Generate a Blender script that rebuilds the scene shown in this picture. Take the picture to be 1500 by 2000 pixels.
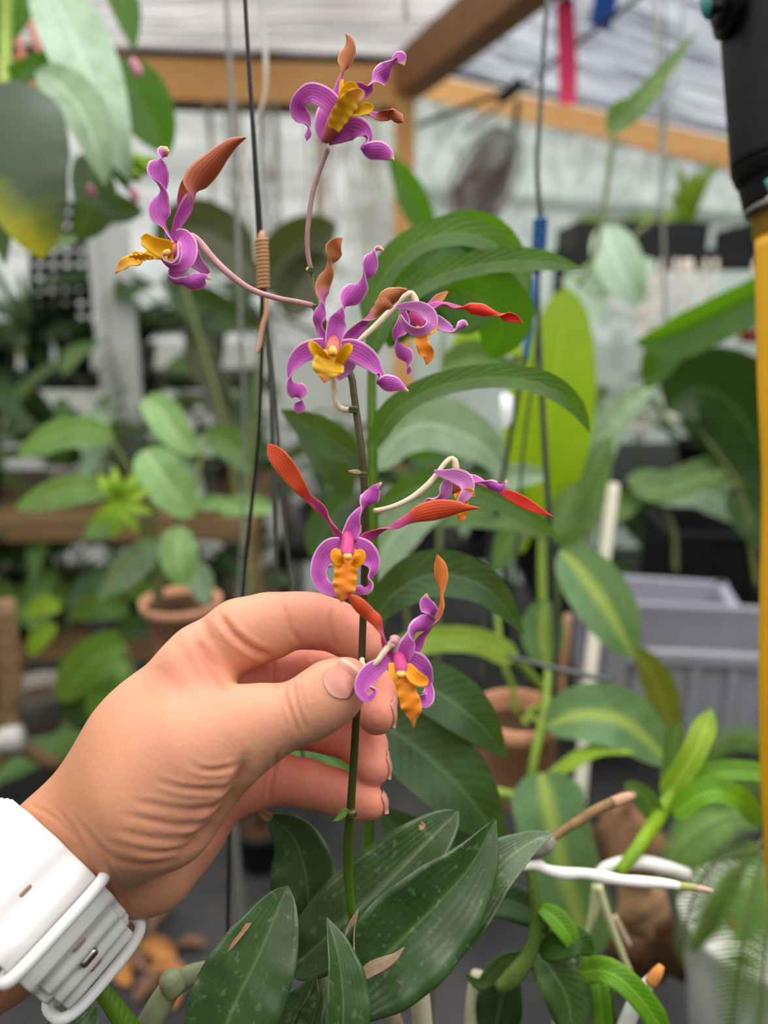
import bpy, math, random
import numpy as np
from mathutils import Vector
for _o in list(bpy.data.objects): bpy.data.objects.remove(_o)
SC = bpy.context.scene; COL = SC.collection
# ------------------------------------------------------------------ camera, sky, exposure
FPX = 1503.0; PITCH = math.radians(15.0); CZ = 1.35
cam_d = bpy.data.cameras.new('camera'); cam_o = bpy.data.objects.new('camera', cam_d); COL.objects.link(cam_o)
cam_o.location = (0, 0, CZ); cam_o.rotation_euler = (math.radians(90) - PITCH, 0, 0)
cam_d.sensor_fit = 'HORIZONTAL'; cam_d.sensor_width = 26.0; cam_d.lens = 26.0 * FPX / 1500.0
cam_d.clip_start = 0.02; cam_d.clip_end = 200
cam_d.dof.use_dof = True; cam_d.dof.focus_distance = 0.252; cam_d.dof.aperture_fstop = 5.6
SC.camera = cam_o
W = bpy.data.worlds.new('overcast_sky'); SC.world = W; W.use_nodes = True
nt = W.node_tree; nt.nodes.clear()
_out = nt.nodes.new('ShaderNodeOutputWorld'); _bg = nt.nodes.new('ShaderNodeBackground')
_tc = nt.nodes.new('ShaderNodeTexCoord'); _sx = nt.nodes.new('ShaderNodeSeparateXYZ'); _rp = nt.nodes.new('ShaderNodeValToRGB')
nt.links.new(_tc.outputs['Generated'], _sx.inputs[0]); nt.links.new(_sx.outputs['Z'], _rp.inputs[0])
_rp.color_ramp.elements[0].position = 0.0; _rp.color_ramp.elements[0].color = (.50, .53, .53, 1)
_rp.color_ramp.elements[1].position = 1.0; _rp.color_ramp.elements[1].color = (1, 1, .99, 1)
nt.links.new(_rp.outputs[0], _bg.inputs[0]); _bg.inputs[1].default_value = 1.7
nt.links.new(_bg.outputs[0], _out.inputs[0])
SC.view_settings.view_transform = 'Standard'; SC.view_settings.look = 'None'
SC.view_settings.exposure = 0.0; SC.view_settings.gamma = 1.0; SC.view_settings.use_curve_mapping = False
# unseen area lamp added below the roof sheet to brighten hand and beam
_ld = bpy.data.lights.new('overhead_fill', 'AREA'); _ld.shape = 'RECTANGLE'; _ld.size = 2.8; _ld.size_y = 2.6
_ld.energy = 58; _ld.color = (1, .985, .96)
_lo = bpy.data.objects.new('overhead_fill', _ld); COL.objects.link(_lo)
_lo.location = (.2, .75, 2.14); _lo.rotation_euler = (math.radians(2), math.radians(4), 0)

# ------------------------------------------------------------------ helpers
CP, SP = math.cos(PITCH), math.sin(PITCH)
def cam2w(p):                       # camera-space metres (x right, y up, z towards the viewer) to world
    p = np.asarray(p, float); x, y, z = p[..., 0], p[..., 1], p[..., 2]
    return np.stack([x, -z * CP + y * SP, CZ + y * CP + z * SP], -1)
def pc(px, py, d):                  # photograph pixel + distance to camera space
    return np.array([(px - 750) / FPX * d, -(py - 1000) / FPX * d, -d])
def at(px, py, d): return Vector(cam2w(pc(px, py, d)))
RIGHT = np.array([1., 0, 0]); UP = np.array([0., SP, CP]); BACK = np.array([0., -CP, SP])
def lin(c):
    if isinstance(c, str): c = [int(c[i:i+2], 16) for i in (0, 2, 4)]
    return tuple((v/255/12.92 if v/255 <= .04045 else ((v/255+.055)/1.055)**2.4) for v in c) + (1,)
def crom(P, n):
    """Catmull-Rom resample of rows of P (k,m) to n rows"""
    P = np.asarray(P, float); k = len(P)
    if k == 2:
        t = np.linspace(0, 1, n)[:, None]; return P[0]*(1-t) + P[1]*t
    E = np.vstack([2*P[0]-P[1], P, 2*P[-1]-P[-2]])
    L = np.concatenate([[0], np.cumsum(np.maximum(np.linalg.norm(np.diff(P[:, :min(3, P.shape[1])], axis=0), axis=1), 1e-6))])
    t = np.linspace(0, L[-1], n); i = np.clip(np.searchsorted(L, t, side='right')-1, 0, k-2)
    f = ((t-L[i])/(L[i+1]-L[i]))[:, None]
    a, b, c, d = E[i], E[i+1], E[i+2], E[i+3]
    return .5*(2*b + (c-a)*f + (2*a-5*b+4*c-d)*f**2 + (3*b-a-3*c+d)*f**3)
def nrm(v): return v/np.maximum(np.linalg.norm(v, axis=-1, keepdims=True), 1e-9)
class MB:
    def __init__(s): s.v = []; s.f = []; s.uv = []; s.m = []; s.n = 0
    def add(s, v, f, uv=None, m=0):
        v = np.asarray(v, float).reshape(-1, 3)
        if uv is None: uv = np.zeros((len(v), 2))
        s.v.append(v); s.uv.append(np.asarray(uv, float)); s.f += [tuple(int(i)+s.n for i in q) for q in f]; s.m += [m]*len(f); s.n += len(v)
    def grid(s, G, UV=None, closed=False, m=0):
        a, b = G.shape[:2]; f = []
        for i in range(a-1):
            for j in range(b if closed else b-1):
                k = (j+1) % b; f.append((i*b+j, i*b+k, (i+1)*b+k, (i+1)*b+j))
        s.add(G.reshape(-1, 3), f, None if UV is None else UV.reshape(-1, 2), m)
    def tube(s, P, R, seg=8, cap=True, m=0, flat=1.0):
        P = np.asarray(P, float); n = len(P); R = np.broadcast_to(np.asarray(R, float), (n,))
        T = nrm(np.gradient(P, axis=0)); r = np.array([0, 0, 1.]) if abs(T[0][2]) < .9 else np.array([1., 0, 0])
        G = np.zeros((n, seg, 3)); UV = np.zeros((n, seg, 2)); N = nrm(np.cross(T[0], r))
        th = np.linspace(0, 2*np.pi, seg, endpoint=False)
        for i in range(n):
            N = nrm(N - T[i]*np.dot(N, T[i])); B = np.cross(T[i], N)
            G[i] = P[i] + R[i]*(np.cos(th)[:, None]*N + flat*np.sin(th)[:, None]*B); UV[i, :, 0] = i/(n-1); UV[i, :, 1] = th/(2*np.pi)
        o = s.n; s.grid(G, UV, True, m)
        if cap: s.f += [tuple(o+j for j in range(seg))[::-1], tuple(o+(n-1)*seg+j for j in range(seg))]; s.m += [m, m]
    def box(s, c, size, ax=None, m=0):
        c = np.asarray(c, float); h = np.asarray(size, float)/2; ax = np.eye(3) if ax is None else np.asarray(ax, float)
        v = [c + sx*h[0]*ax[0] + sy*h[1]*ax[1] + sz*h[2]*ax[2] for sx in (-1, 1) for sy in (-1, 1) for sz in (-1, 1)]
        s.add(v, [(0,1,3,2),(4,6,7,5),(0,4,5,1),(2,3,7,6),(0,2,6,4),(1,5,7,3)], [[.5,.5]]*8, m)
    def lathe(s, c, prof, seg=28, m=0, ax=None, sx=1, sy=1):
        c = np.asarray(c, float); ax = np.eye(3) if ax is None else np.asarray(ax, float); th = np.linspace(0, 2*np.pi, seg, endpoint=False)
        G = np.array([[c + sx*r*math.cos(t)*ax[0] + sy*r*math.sin(t)*ax[1] + z*ax[2] for t in th] for r, z in prof])
        UV = np.array([[[i/(len(prof)-1), t/6.2832] for t in th] for i in range(len(prof))]); s.grid(G, UV, True, m)
    def obj(s, name, mats, parent=None, smooth=True, loc=None):
        V = np.vstack(s.v); off = np.zeros(3)
        q = parent
        while q is not None: off = off + np.array(q.location); q = q.parent
        l = np.zeros(3)
        if parent is None: l = np.array(loc) if loc is not None else np.array([V[:, 0].mean(), V[:, 1].mean(), V[:, 2].min()])
        V = V - off - l
        me = bpy.data.meshes.new(name); me.from_pydata(V.tolist(), [], s.f); me.polygons.foreach_set('material_index', s.m)
        uv = np.vstack(s.uv); li = np.zeros(len(me.loops), int); me.loops.foreach_get('vertex_index', li)
        ul = me.uv_layers.new(name='UVMap'); ul.data.foreach_set('uv', uv[li].ravel())
        if smooth: me.polygons.foreach_set('use_smooth', [True]*len(me.polygons))
        for mm in (mats if isinstance(mats, (list, tuple)) else [mats]): me.materials.append(mm)
        me.update(); o = bpy.data.objects.new(name, me); COL.objects.link(o); o.location = l
        if parent is not None: o.parent = parent
        return o
def tag(o, label=None, cat=None, group=None, kind=None):
    if label: o['label'] = label
    if cat: o['category'] = cat
    if group: o['group'] = group
    if kind: o['kind'] = kind
    return o
def thing(name, loc, label, cat, group=None):
    o = bpy.data.objects.new(name, None); o.empty_display_size = .02; COL.objects.link(o); o.location = loc
    return tag(o, label, cat, group)

# ------------------------------------------------------------------ materials
MATS = {}
def nodes(name):
    m = bpy.data.materials.new(name); m.use_nodes = True; t = m.node_tree; t.nodes.clear()
    return m, t, t.nodes.new('ShaderNodeOutputMaterial')
def ramp(t, fac, stops):
    r = t.nodes.new('ShaderNodeValToRGB'); e = r.color_ramp.elements
    while len(e) < len(stops): e.new(.5)
    for k, (p, c) in enumerate(stops): e[k].position = p; e[k].color = c
    t.links.new(fac, r.inputs[0]); return r.outputs[0]
def math_(t, op, a, b=0.0, c=None):
    n = t.nodes.new('ShaderNodeMath'); n.operation = op
    for k, x in enumerate((a, b, c)):
        if x is None: continue
        if isinstance(x, (int, float)): n.inputs[k].default_value = x
        else: t.links.new(x, n.inputs[k])
    return n.outputs[0]
def mix(t, f, a, b, mode='MIX'):
    n = t.nodes.new('ShaderNodeMixRGB'); n.blend_type = mode
    for k, x in enumerate((f, a, b)):
        if isinstance(x, (int, float)): n.inputs[k].default_value = x
        elif isinstance(x, tuple): n.inputs[k].default_value = x
        else: t.links.new(x, n.inputs[k])
    return n.outputs[0]
def noise(t, scale, detail=3, vec='Object', rough=.55, stretch=None):
    c = t.nodes.new('ShaderNodeTexCoord'); n = t.nodes.new('ShaderNodeTexNoise')
    n.inputs['Scale'].default_value = scale; n.inputs['Detail'].default_value = detail; n.inputs['Roughness'].default_value = rough
    v = c.outputs[vec]
    if stretch:
        mp = t.nodes.new('ShaderNodeMapping'); mp.inputs['Scale'].default_value = stretch; t.links.new(v, mp.inputs[0]); v = mp.outputs[0]
    t.links.new(v, n.inputs['Vector']); return n.outputs['Fac']
def uvs(t):
    c = t.nodes.new('ShaderNodeTexCoord'); x = t.nodes.new('ShaderNodeSeparateXYZ'); t.links.new(c.outputs['UV'], x.inputs[0]); return x.outputs[0], x.outputs[1]
def pbsdf(t, out, col, rough=.5, spec=.5, trans=0, tcol=None, metal=0, sss=0, bump=None, bstr=.2, bdist=.001, coat=0, sheen=0):
    p = t.nodes.new('ShaderNodeBsdfPrincipled')
    if isinstance(col, tuple): p.inputs['Base Color'].default_value = col
    else: t.links.new(col, p.inputs['Base Color'])
    if isinstance(rough, (int, float)): p.inputs['Roughness'].default_value = rough
    else: t.links.new(rough, p.inputs['Roughness'])
    p.inputs['Specular IOR Level'].default_value = spec*.6; p.inputs['Metallic'].default_value = metal; p.inputs['Coat Weight'].default_value = coat
    if sss: p.inputs['Subsurface Weight'].default_value = sss; p.inputs['Subsurface Radius'].default_value = (1, .35, .2); p.inputs['Subsurface Scale'].default_value = .004
    if bump is not None:
        b = t.nodes.new('ShaderNodeBump'); b.inputs['Strength'].default_value = bstr; b.inputs['Distance'].default_value = bdist
        t.links.new(bump, b.inputs['Height']); t.links.new(b.outputs[0], p.inputs['Normal'])
    s = p.outputs[0]
    if trans:
        tr = t.nodes.new('ShaderNodeBsdfTranslucent'); mx = t.nodes.new('ShaderNodeMixShader'); mx.inputs[0].default_value = trans
        if tcol is None: tcol = col
        if isinstance(tcol, tuple): tr.inputs[0].default_value = tcol
        else: t.links.new(tcol, tr.inputs[0])
        t.links.new(s, mx.inputs[1]); t.links.new(tr.outputs[0], mx.inputs[2]); s = mx.outputs[0]
    t.links.new(s, out.inputs[0]); return p
def leafmat(name, col, col2=None, mid=None, rough=.42, trans=.3, tcol=None, scale=60, spec=.5, midw=.05, side=0.0, par=False, speck=0.0):
    if name in MATS: return MATS[name]
    m, t, o = nodes(name); u, v = uvs(t); c1 = lin(col); c2 = lin(col2) if col2 else tuple(x*.62 for x in c1[:3])+(1,)
    n = noise(t, scale, 4); base = ramp(t, n, [(.3, c2), (.7, c1)])
    dv = math_(t, 'ABSOLUTE', math_(t, 'SUBTRACT', v, .5))
    midc = lin(mid) if mid else tuple(min(1, x*1.7+.02) for x in c1[:3])+(1,)
    mf = math_(t, 'SUBTRACT', 1.0, math_(t, 'MULTIPLY', dv, 1/midw)); mf = math_(t, 'MULTIPLY', math_(t, 'MAXIMUM', mf, 0.0), .75)
    base = mix(t, mf, base, midc)
    # side veins run out obliquely from the midrib
    w = math_(t, 'SINE', math_(t, 'MULTIPLY', math_(t, 'SUBTRACT', u, math_(t, 'MULTIPLY', dv, .35)), 90.0))
    if par: w = math_(t, 'SINE', math_(t, 'ADD', math_(t, 'MULTIPLY', v, 75.0), math_(t, 'MULTIPLY', n, 6.0)))
    base = mix(t, math_(t, 'MULTIPLY', math_(t, 'ADD', w, 1.0), (.004 if par else .035)+side), base, midc)
    if speck:
        sp_ = ramp(t, noise(t, 330, 3), [(.60, (0, 0, 0, 1)), (.68, (speck,)*3+(1,))]); base = mix(t, sp_, base, lin((196, 208, 190)))
        sp2 = ramp(t, noise(t, 90, 4), [(.52, (0, 0, 0, 1)), (.72, (speck*.7,)*3+(1,))]); base = mix(t, sp2, base, lin((150, 170, 140)))
    n2 = noise(t, 400, 2); h = math_(t, 'ADD', math_(t, 'MULTIPLY', w, .4), n2)
    tc = lin(tcol) if tcol else mix(t, .5, base, lin((150, 185, 20)))
    pbsdf(t, o, base, rough, spec, trans, tc, bump=h, bstr=.12 if par else .25, bdist=.0006)
    MATS[name] = m; return m
def plain(name, col, rough=.5, spec=.5, metal=0, var=.25, scale=40, bstr=.15, bdist=.001, trans=0, stretch=None, sss=0, coat=0):
    if name in MATS: return MATS[name]
    m, t, o = nodes(name); c = lin(col); n = noise(t, scale, 4, stretch=stretch)
    base = ramp(t, n, [(.25, tuple(x*(1-var) for x in c[:3])+(1,)), (.75, tuple(min(1, x*(1+var*.5)) for x in c[:3])+(1,))])
    pbsdf(t, o, base, rough, spec, trans, metal=metal, bump=n, bstr=bstr, bdist=bdist, sss=sss, coat=coat); MATS[name] = m; return m
def petalmat(name, base, tip=None, t0=.4, t1=.5, rim=(238, 205, 232), deep=None, mid=None, end=None, rimw=.13, end_at=.93, vs=.22):
    """u runs base to tip, v across; pale rim, darker veins, coloured tip"""
    if name in MATS: return MATS[name]
    m, t, o = nodes(name); u, v = uvs(t); b = lin(base); d = lin(deep) if deep else tuple(x*.55 for x in b[:3])+(1,)
    dv = math_(t, 'MULTIPLY', math_(t, 'ABSOLUTE', math_(t, 'SUBTRACT', v, .5)), 2.0)
    n = noise(t, 700, 3)
    w = math_(t, 'SINE', math_(t, 'ADD', math_(t, 'MULTIPLY', v, 42.0), math_(t, 'MULTIPLY', n, 3.0)))
    vein = math_(t, 'MULTIPLY', math_(t, 'MAXIMUM', w, 0.0), vs)
    col = mix(t, math_(t, 'MULTIPLY', math_(t, 'SUBTRACT', 1.0, dv), .55), b, d); col = mix(t, vein, col, d)
    if tip:
        tp = lin(tip); tpd = tuple(x*.6 for x in tp[:3])+(1,); tc = mix(t, vein, tp, tpd)
        r = t.nodes.new('ShaderNodeMapRange'); r.inputs[1].default_value = t0; r.inputs[2].default_value = t1; t.links.new(u, r.inputs[0])
        col = mix(t, r.outputs[0], col, tc)
    rf = t.nodes.new('ShaderNodeMapRange'); rf.inputs[1].default_value = 1-rimw*1.6; rf.inputs[2].default_value = 1.0; t.links.new(dv, rf.inputs[0])
    col = mix(t, math_(t, 'MULTIPLY', rf.outputs[0], .8), col, lin(rim))
    if end:
        r2 = t.nodes.new('ShaderNodeMapRange'); r2.inputs[1].default_value = end_at; r2.inputs[2].default_value = min(1.0, end_at+.05); t.links.new(u, r2.inputs[0])
        col = mix(t, math_(t, 'MULTIPLY', r2.outputs[0], .8), col, lin(end))
    pbsdf(t, o, col, .42, .4, .28, col, bump=math_(t, 'ADD', math_(t, 'MULTIPLY', w, vs*2.5), n), bstr=.25, bdist=.0002); MATS[name] = m; return m

# ------------------------------------------------------------------ leaf and petal surfaces
def prof(kind, u):
    if kind == 'strap': return np.minimum(1, (u/.12+.25))**.6 * np.clip(1-np.clip((u-.72)/.28, 0, 1)**2.2, 0, 1)
    if kind == 'oval': return np.sin(np.pi*np.clip(u, 0, 1)**.85)**.62
    if kind == 'heart': return np.clip(u/.10, 0, 1)**.5 * np.clip(1-np.clip((u-.12)/.88, 0, 1)**1.5, 0, 1)
    if kind == 'club': return np.sin(np.pi*np.clip(u, 0, 1)**1.9)**.7*.92+.08*(1-u)
    return np.sin(np.pi*np.clip(u, 0, 1)**.8)**.85
def sheet(mb, C, Wd, roll, facing, nw=7, fold=0.0, thick=0.0, cup=0.0, wave=0.0, wn=5, m=0):
    """C (n,3) centre line, Wd (n) widths, roll (n) radians; facing (n,3) directions the face turns to"""
    n = len(C); T = nrm(np.gradient(C, axis=0)); S = nrm(np.cross(T, facing)); N = np.cross(S, T)
    ca, sa = np.cos(roll)[:, None], np.sin(roll)[:, None]; S2, N2 = ca*S+sa*N, ca*N-sa*S
    v = np.linspace(-1, 1, nw); u = np.linspace(0, 1, n)
    G = C[:, None] + S2[:, None]*(v[None, :, None]*Wd[:, None, None]/2) + N2[:, None]*(Wd[:, None, None]*(fold*np.abs(v)+cup*v**2)[None, :, None])
    if wave:
        G = G + N2[:, None]*(wave*Wd[:, None]*np.sin(u*wn*6.283)[:, None]*(np.abs(v)**1.5*np.sign(v+1e-6*0+.001))[None, :])[..., None]
    UV = np.zeros((n, nw, 2)); UV[..., 0] = u[:, None]; UV[..., 1] = (v/2+.5)[None]
    if not thick: mb.grid(G, UV, False, m); return
    tk = thick*(1-.75*v**2)[None, :, None]/2; A = G+N2[:, None]*tk; B = (G-N2[:, None]*tk)[:, ::-1]
    mb.grid(np.concatenate([A, B], 1), np.concatenate([UV, UV[:, ::-1]], 1), True, m)
def view_face(C): return nrm(np.array([0, 0, CZ])-C)
def pxline(pts, n):
    """rows (px, py, dist, ...) to world centre line + resampled extras"""
    R = crom(np.asarray(pts, float)*np.array([1, 1, 1000.]+[1]*(len(pts[0])-3)), n); R[:, 2] /= 1000
    return cam2w(pc_arr(R)), R
def pc_arr(R): return np.stack([(R[:, 0]-750)/FPX*R[:, 2], -(R[:, 1]-1000)/FPX*R[:, 2], -R[:, 2]], -1)
def leaf(mb, pts, w, kind='lance', roll=0, fold=.12, n=16, nw=7, thick=0.0, cup=0.0, wave=0.0, twist=0, m=0):
    """leaf from a centre line in photograph pixels with distances, w = greatest width in pixels"""
    C, R = pxline(pts, n); u = np.linspace(0, 1, n); Wd = w*R[:, 2]/FPX*np.maximum(prof(kind, u), .02)
    ro = np.radians(roll+twist*u); sheet(mb, C, Wd, ro, view_face(C), nw, fold, thick, cup, wave, 5, m)
def petal(mb, pts, d0, n=44, nw=9, thick=.0008, cup=.25, m=0, wave=0, wn=5):
    """rows: px, py, depth offset mm, width px, roll degrees"""
    P = np.asarray(pts, float).copy(); P[:, 2] = d0+P[:, 2]/1000
    C, R = pxline(P, n); Wd = np.maximum(R[:, 3], .6)*R[:, 2]/FPX
    sheet(mb, C, Wd, np.radians(R[:, 4]), view_face(C), nw, 0, thick, cup, wave, wn, m)
def ptube(mb, pts, d0=None, seg=8, n=20, m=0, flat=1.0):
    """rows: px, py, dist (m, or mm offset from d0), radius px"""
    P = np.asarray(pts, float).copy()
    if d0 is not None: P[:, 2] = d0+P[:, 2]/1000
    C, R = pxline(P, n); mb.tube(C, R[:, 3]*R[:, 2]/FPX, seg, m=m, flat=flat)
# ================================================================== the greenhouse itself
def at_z(px, py, z): yc = (1000-py)/FPX; return at(px, py, (z-CZ)/(yc*CP-SP))
def at_y(px, py, Y): yc = (1000-py)/FPX; return at(px, py, Y/(CP+yc*SP))
def net_mat(name, col, tcol, transp, per, blot=.5):
    """shade net over plastic film: fine ribs, part see-through, part milky"""
    m, t, o = nodes(name); n = noise(t, 1.7, 4, rough=.6); n2 = noise(t, 14, 3, stretch=(.06, 2.6, 1))
    c = t.nodes.new('ShaderNodeTexCoord'); sx = t.nodes.new('ShaderNodeSeparateXYZ'); t.links.new(c.outputs['Object'], sx.inputs[0])
    w = math_(t, 'SINE', math_(t, 'MULTIPLY', sx.outputs[1], 6.283/per)); w = math_(t, 'ADD', math_(t, 'MULTIPLY', w, .5), .5)
    d = t.nodes.new('ShaderNodeBsdfDiffuse'); tl = t.nodes.new('ShaderNodeBsdfTranslucent'); tr = t.nodes.new('ShaderNodeBsdfTransparent')
    cc = mix(t, math_(t, 'MULTIPLY', w, .45), lin(col), tuple(x*.45 for x in lin(col)[:3])+(1,)); cc = mix(t, ramp(t, n2, [(.35, (0, 0, 0, 1)), (.65, (1, 1, 1, 1))]), cc, lin(tcol))
    t.links.new(cc, d.inputs[0]); t.links.new(cc, tl.inputs[0])
    m1 = t.nodes.new('ShaderNodeMixShader'); m1.inputs[0].default_value = .72; t.links.new(d.outputs[0], m1.inputs[1]); t.links.new(tl.outputs[0], m1.inputs[2])
    f = ramp(t, n, [(.38, (transp*(1-blot),)*3+(1,)), (.66, (transp*(1+blot),)*3+(1,))]); f = math_(t, 'MULTIPLY', f, math_(t, 'ADD', .35, math_(t, 'MULTIPLY', ramp(t, n2, [(.35, (0, 0, 0, 1)), (.65, (1, 1, 1, 1))]), 1.3)))
    m2 = t.nodes.new('ShaderNodeMixShader'); t.links.new(f, m2.inputs[0]); t.links.new(m1.outputs[0], m2.inputs[1]); t.links.new(tr.outputs[0], m2.inputs[2])
    t.links.new(m2.outputs[0], o.inputs[0]); MATS[name] = m; return m
m_roof_l = net_mat('roof_film_warm', (134, 126, 128), (222, 208, 202), .28, .05, .7)
m_roof_r = net_mat('roof_net_grey', (110, 112, 124), (190, 192, 204), .24, .05, .5)
m_wall_l = net_mat('wall_film_white', (236, 236, 230), (246, 244, 236), .34, .5, .4)
m_wall_r = net_mat('wall_film_green', (206, 224, 212), (226, 234, 226), .22, .4, .4)
def wood_mat(name, col, col2, sc=1.0):
    m, t, o = nodes(name); n = noise(t, 9*sc, 5, stretch=(.25, 6, 6)); n2 = noise(t, 3*sc, 2)
    c = ramp(t, n, [(.3, lin(col2)), (.7, lin(col))]); c = mix(t, math_(t, 'MULTIPLY', n2, .3), c, lin(col2))
    pbsdf(t, o, c, .6, .3, bump=n, bstr=.3, bdist=.002); MATS[name] = m; return m
m_timber = wood_mat('timber_orange', (255, 206, 140), (246, 176, 108))
m_timber2 = wood_mat('timber_rafter', (190, 134, 84), (124, 84, 54))
m_plank = wood_mat('bench_plank', (150, 122, 84), (92, 74, 50))
m_bamboo = wood_mat('bamboo_stake', (150, 122, 88), (110, 86, 60))
m_black = plain('black_plastic', (18, 18, 20), .5, var=.3, scale=30)
m_blackm = plain('black_metal', (34, 34, 36), .45, var=.3, scale=60)
m_greym = plain('grey_wire', (96, 98, 96), .4, metal=.5, var=.2, scale=90)
def mat_floor():
    m, t, o = nodes('weed_mat'); n = noise(t, 3, 4); n2 = noise(t, 500, 2, stretch=(1, .08, 1)); n3 = noise(t, 34, 4)
    c = ramp(t, n, [(.3, lin((44, 44, 46))), (.7, lin((84, 82, 82)))]); c = mix(t, math_(t, 'MULTIPLY', n2, .35), c, lin((36, 36, 38)))
    c = mix(t, ramp(t, n3, [(.62, (0, 0, 0, 1)), (.70, (.5, .5, .5, 1))]), c, lin((104, 90, 72)))
    pbsdf(t, o, c, .75, .3, bump=n2, bstr=.3, bdist=.002); return m
def struct(mb, name, mat, smooth=False): o = mb.obj(name, mat, None, smooth); return tag(o, kind='structure')
b = MB(); G = np.array([[[x, y, 0] for x in np.linspace(-7, 7, 9)] for y in np.linspace(-4, 9, 11)]); b.grid(G); struct(b, 'floor', mat_floor())
b = MB(); b.box((0, 1.5, -.12), (60, 60, .1)); struct(b, 'trim_9', plain('outside_ground', (104, 110, 84), .9, var=.4, scale=2))
ZB = CZ+.86
PA, PB, PCn = at_z(-700, 130, ZB), at_z(790, 172, ZB), at(1640, 350, 2.9)
PB2 = at(840, 172, 3.6)
def vec(p): return np.array(p)
def bar(mb, a, b_, wd, ht, up=(0, 0, 1), m=0):
    a, b_ = vec(a), vec(b_); d = b_-a; L = np.linalg.norm(d); x = d/L; y = nrm(np.cross(vec(up), x)); z = np.cross(x, y)
    mb.box((a+b_)/2, (L, wd, ht), [x, y, z], m)
b = MB(); bar(b, PA, PB, .06, .17); struct(b, 'trim_1', m_timber)
b = MB(); bar(b, PB2, PCn, .06, .10); struct(b, 'trim_2', m_timber)
RF = at(1075, -60, 2.15); rd = vec(RF)-vec(PB)
b = MB(); bar(b, vec(PB)+rd*-.02+np.array([0, 0, .03]), vec(PB)+rd*5.0, .11, .15); struct(b, 'trim_3', m_timber2)
b = MB(); bar(b, (PB[0], PB[1]-.02, 0), (PB[0], PB[1]-.02, ZB-.02), .085, .085, (0, 1, 0)); struct(b, 'trim_4', m_timber)
b = MB(); bar(b, vec(PB2)+[0, -.02, .075], vec(PCn)+[0, -.02, .075], .03, .03); struct(b, 'trim_8', m_blackm)
# dark gutter over and under the left beam
b = MB(); bar(b, vec(PA)+[0, -.02, .10], vec(PB)+[0, -.02, .095], .03, .035); struct(b, 'trim_5', m_black)
b = MB(); bar(b, at_z(300, 205, ZB-.09), vec(PB)+[0, -.04, -.10], .03, .035); bar(b, at_z(300, 205, ZB-.09), at_z(262, 236, ZB-.16), .03, .03); struct(b, 'trim_6', m_black)
# walls of film
def wall(name, a, c, mat, zt, n=40, amp=.012):
    a, c = vec(a), vec(c); xs = np.linspace(0, 1, n); b = MB(); nn = nrm(np.array([-(c-a)[1], (c-a)[0], 0])); rng = np.random.RandomState(4)
    wv = amp*np.cumsum(rng.randn(n))/2; G = np.array([[[*(a+(c-a)*t)[:2], z] + nn*(wv[i]*(1-.5*z/zt)) for i, t in enumerate(xs)] for z in np.linspace(.0, 1, 2)])
    tz = a[2]+(c[2]-a[2])*xs; G[0, :, 2] = 0; G[1, :, 2] = tz
    b.grid(G); return struct(b, name, mat, True)
wall('wall_left', vec(PA)+(vec(PA)-vec(PB))*.22+[0, .06, 0], vec(PB)+[0, .06, 0], m_wall_l, 2.2)
wall('wall_right', vec(PB2)+[-.35, .12, .05], vec(PCn)+(vec(PCn)-vec(PB2))*.6+[0, .06, 0], m_wall_r, 2.0)
m_net_d = net_mat('wall_net_green', (70, 84, 66), (96, 110, 90), .10, .05, .4)
wall('wall_added_back', (-3.6, -1.9, 2.2), (3.6, -1.9, 2.2), m_net_d, 2.0)  # unseen rear net wall added to cut sky light from behind the camera
for sx_, nm in ((-1, 'left'), (1, 'right')):
    wall('wall_added_'+nm, (3.6*sx_, -1.9, 2.2), (3.5*sx_, 1.0, 2.2), m_net_d, 2.0); wall('wall_added_'+nm+'.001', (3.5*sx_, 1.0, 2.2), (3.4*sx_, 3.6, 2.2), m_wall_l, 2.0)  # unseen side walls added: dark net lowers ambient light, white film brightens the beam
b = MB(); p0, p1 = vec(PB2)+[-.1, .06, -.44], vec(PCn)+[0, .02, -.17]; bar(b, p0, p1, .03, .06); struct(b, 'trim_7', plain('white_rail', (240, 242, 240), .4, var=.05))
# roof sheets
up = np.array([0, 0, .10]); A, B, R, C = vec(PA)+up, vec(PB)+up, vec(PB)+rd*5.0+up, vec(PCn)+[0, 0, .06]
def sheet4(name, p, q, r, s_, mat, n=26, amp=.003):
    b = MB(); G = []; rng = np.random.RandomState(7)
    for i in range(n):
        u = i/(n-1); G.append([(p*(1-v)+q*v)*(1-u)+(s_*(1-v)+r*v)*u+[0, 0, amp*rng.randn()] for v in np.linspace(0, 1, n)])
    b.grid(np.array(G)); return struct(b, name, mat, True)
sheet4('ceiling', A, B, R, A+(R-B)+[-1.0, 0, 0], m_roof_l)
sheet4('ceiling.001', B, C+(C-B)*.6, C+(C-B)*.6+(R-B), R, m_roof_r)
# ================================================================== things in the background
RNG = random.Random(11); NR_ = np.random.RandomState(5)
L_vdark = leafmat('leaf_very_dark', (44, 70, 26), (28, 50, 16), trans=.2, tcol=(60, 90, 14))
L_dark = leafmat('leaf_dark', (56, 84, 44), (32, 54, 26), trans=.22, rough=.5)
L_mid = leafmat('leaf_mid', (92, 122, 62), (60, 88, 42), trans=.3)
L_grey = leafmat('leaf_grey', (150, 172, 142), (112, 138, 108), trans=.3, rough=.5)
L_pale = leafmat('leaf_pale', (150, 188, 122), (116, 158, 92), (190, 216, 150), trans=.35, midw=.08)
L_lime = leafmat('leaf_lime', (160, 190, 60), (120, 160, 40), trans=.4)
L_trans = leafmat('leaf_translucent', (140, 172, 30), (116, 150, 22), (176, 200, 60), trans=.62, tcol=(176, 206, 16), midw=.04)
L_deep = leafmat('leaf_deep_green', (60, 98, 24), (40, 72, 16), (86, 128, 48), trans=.42, tcol=(96, 150, 14), midw=.03)
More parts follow.
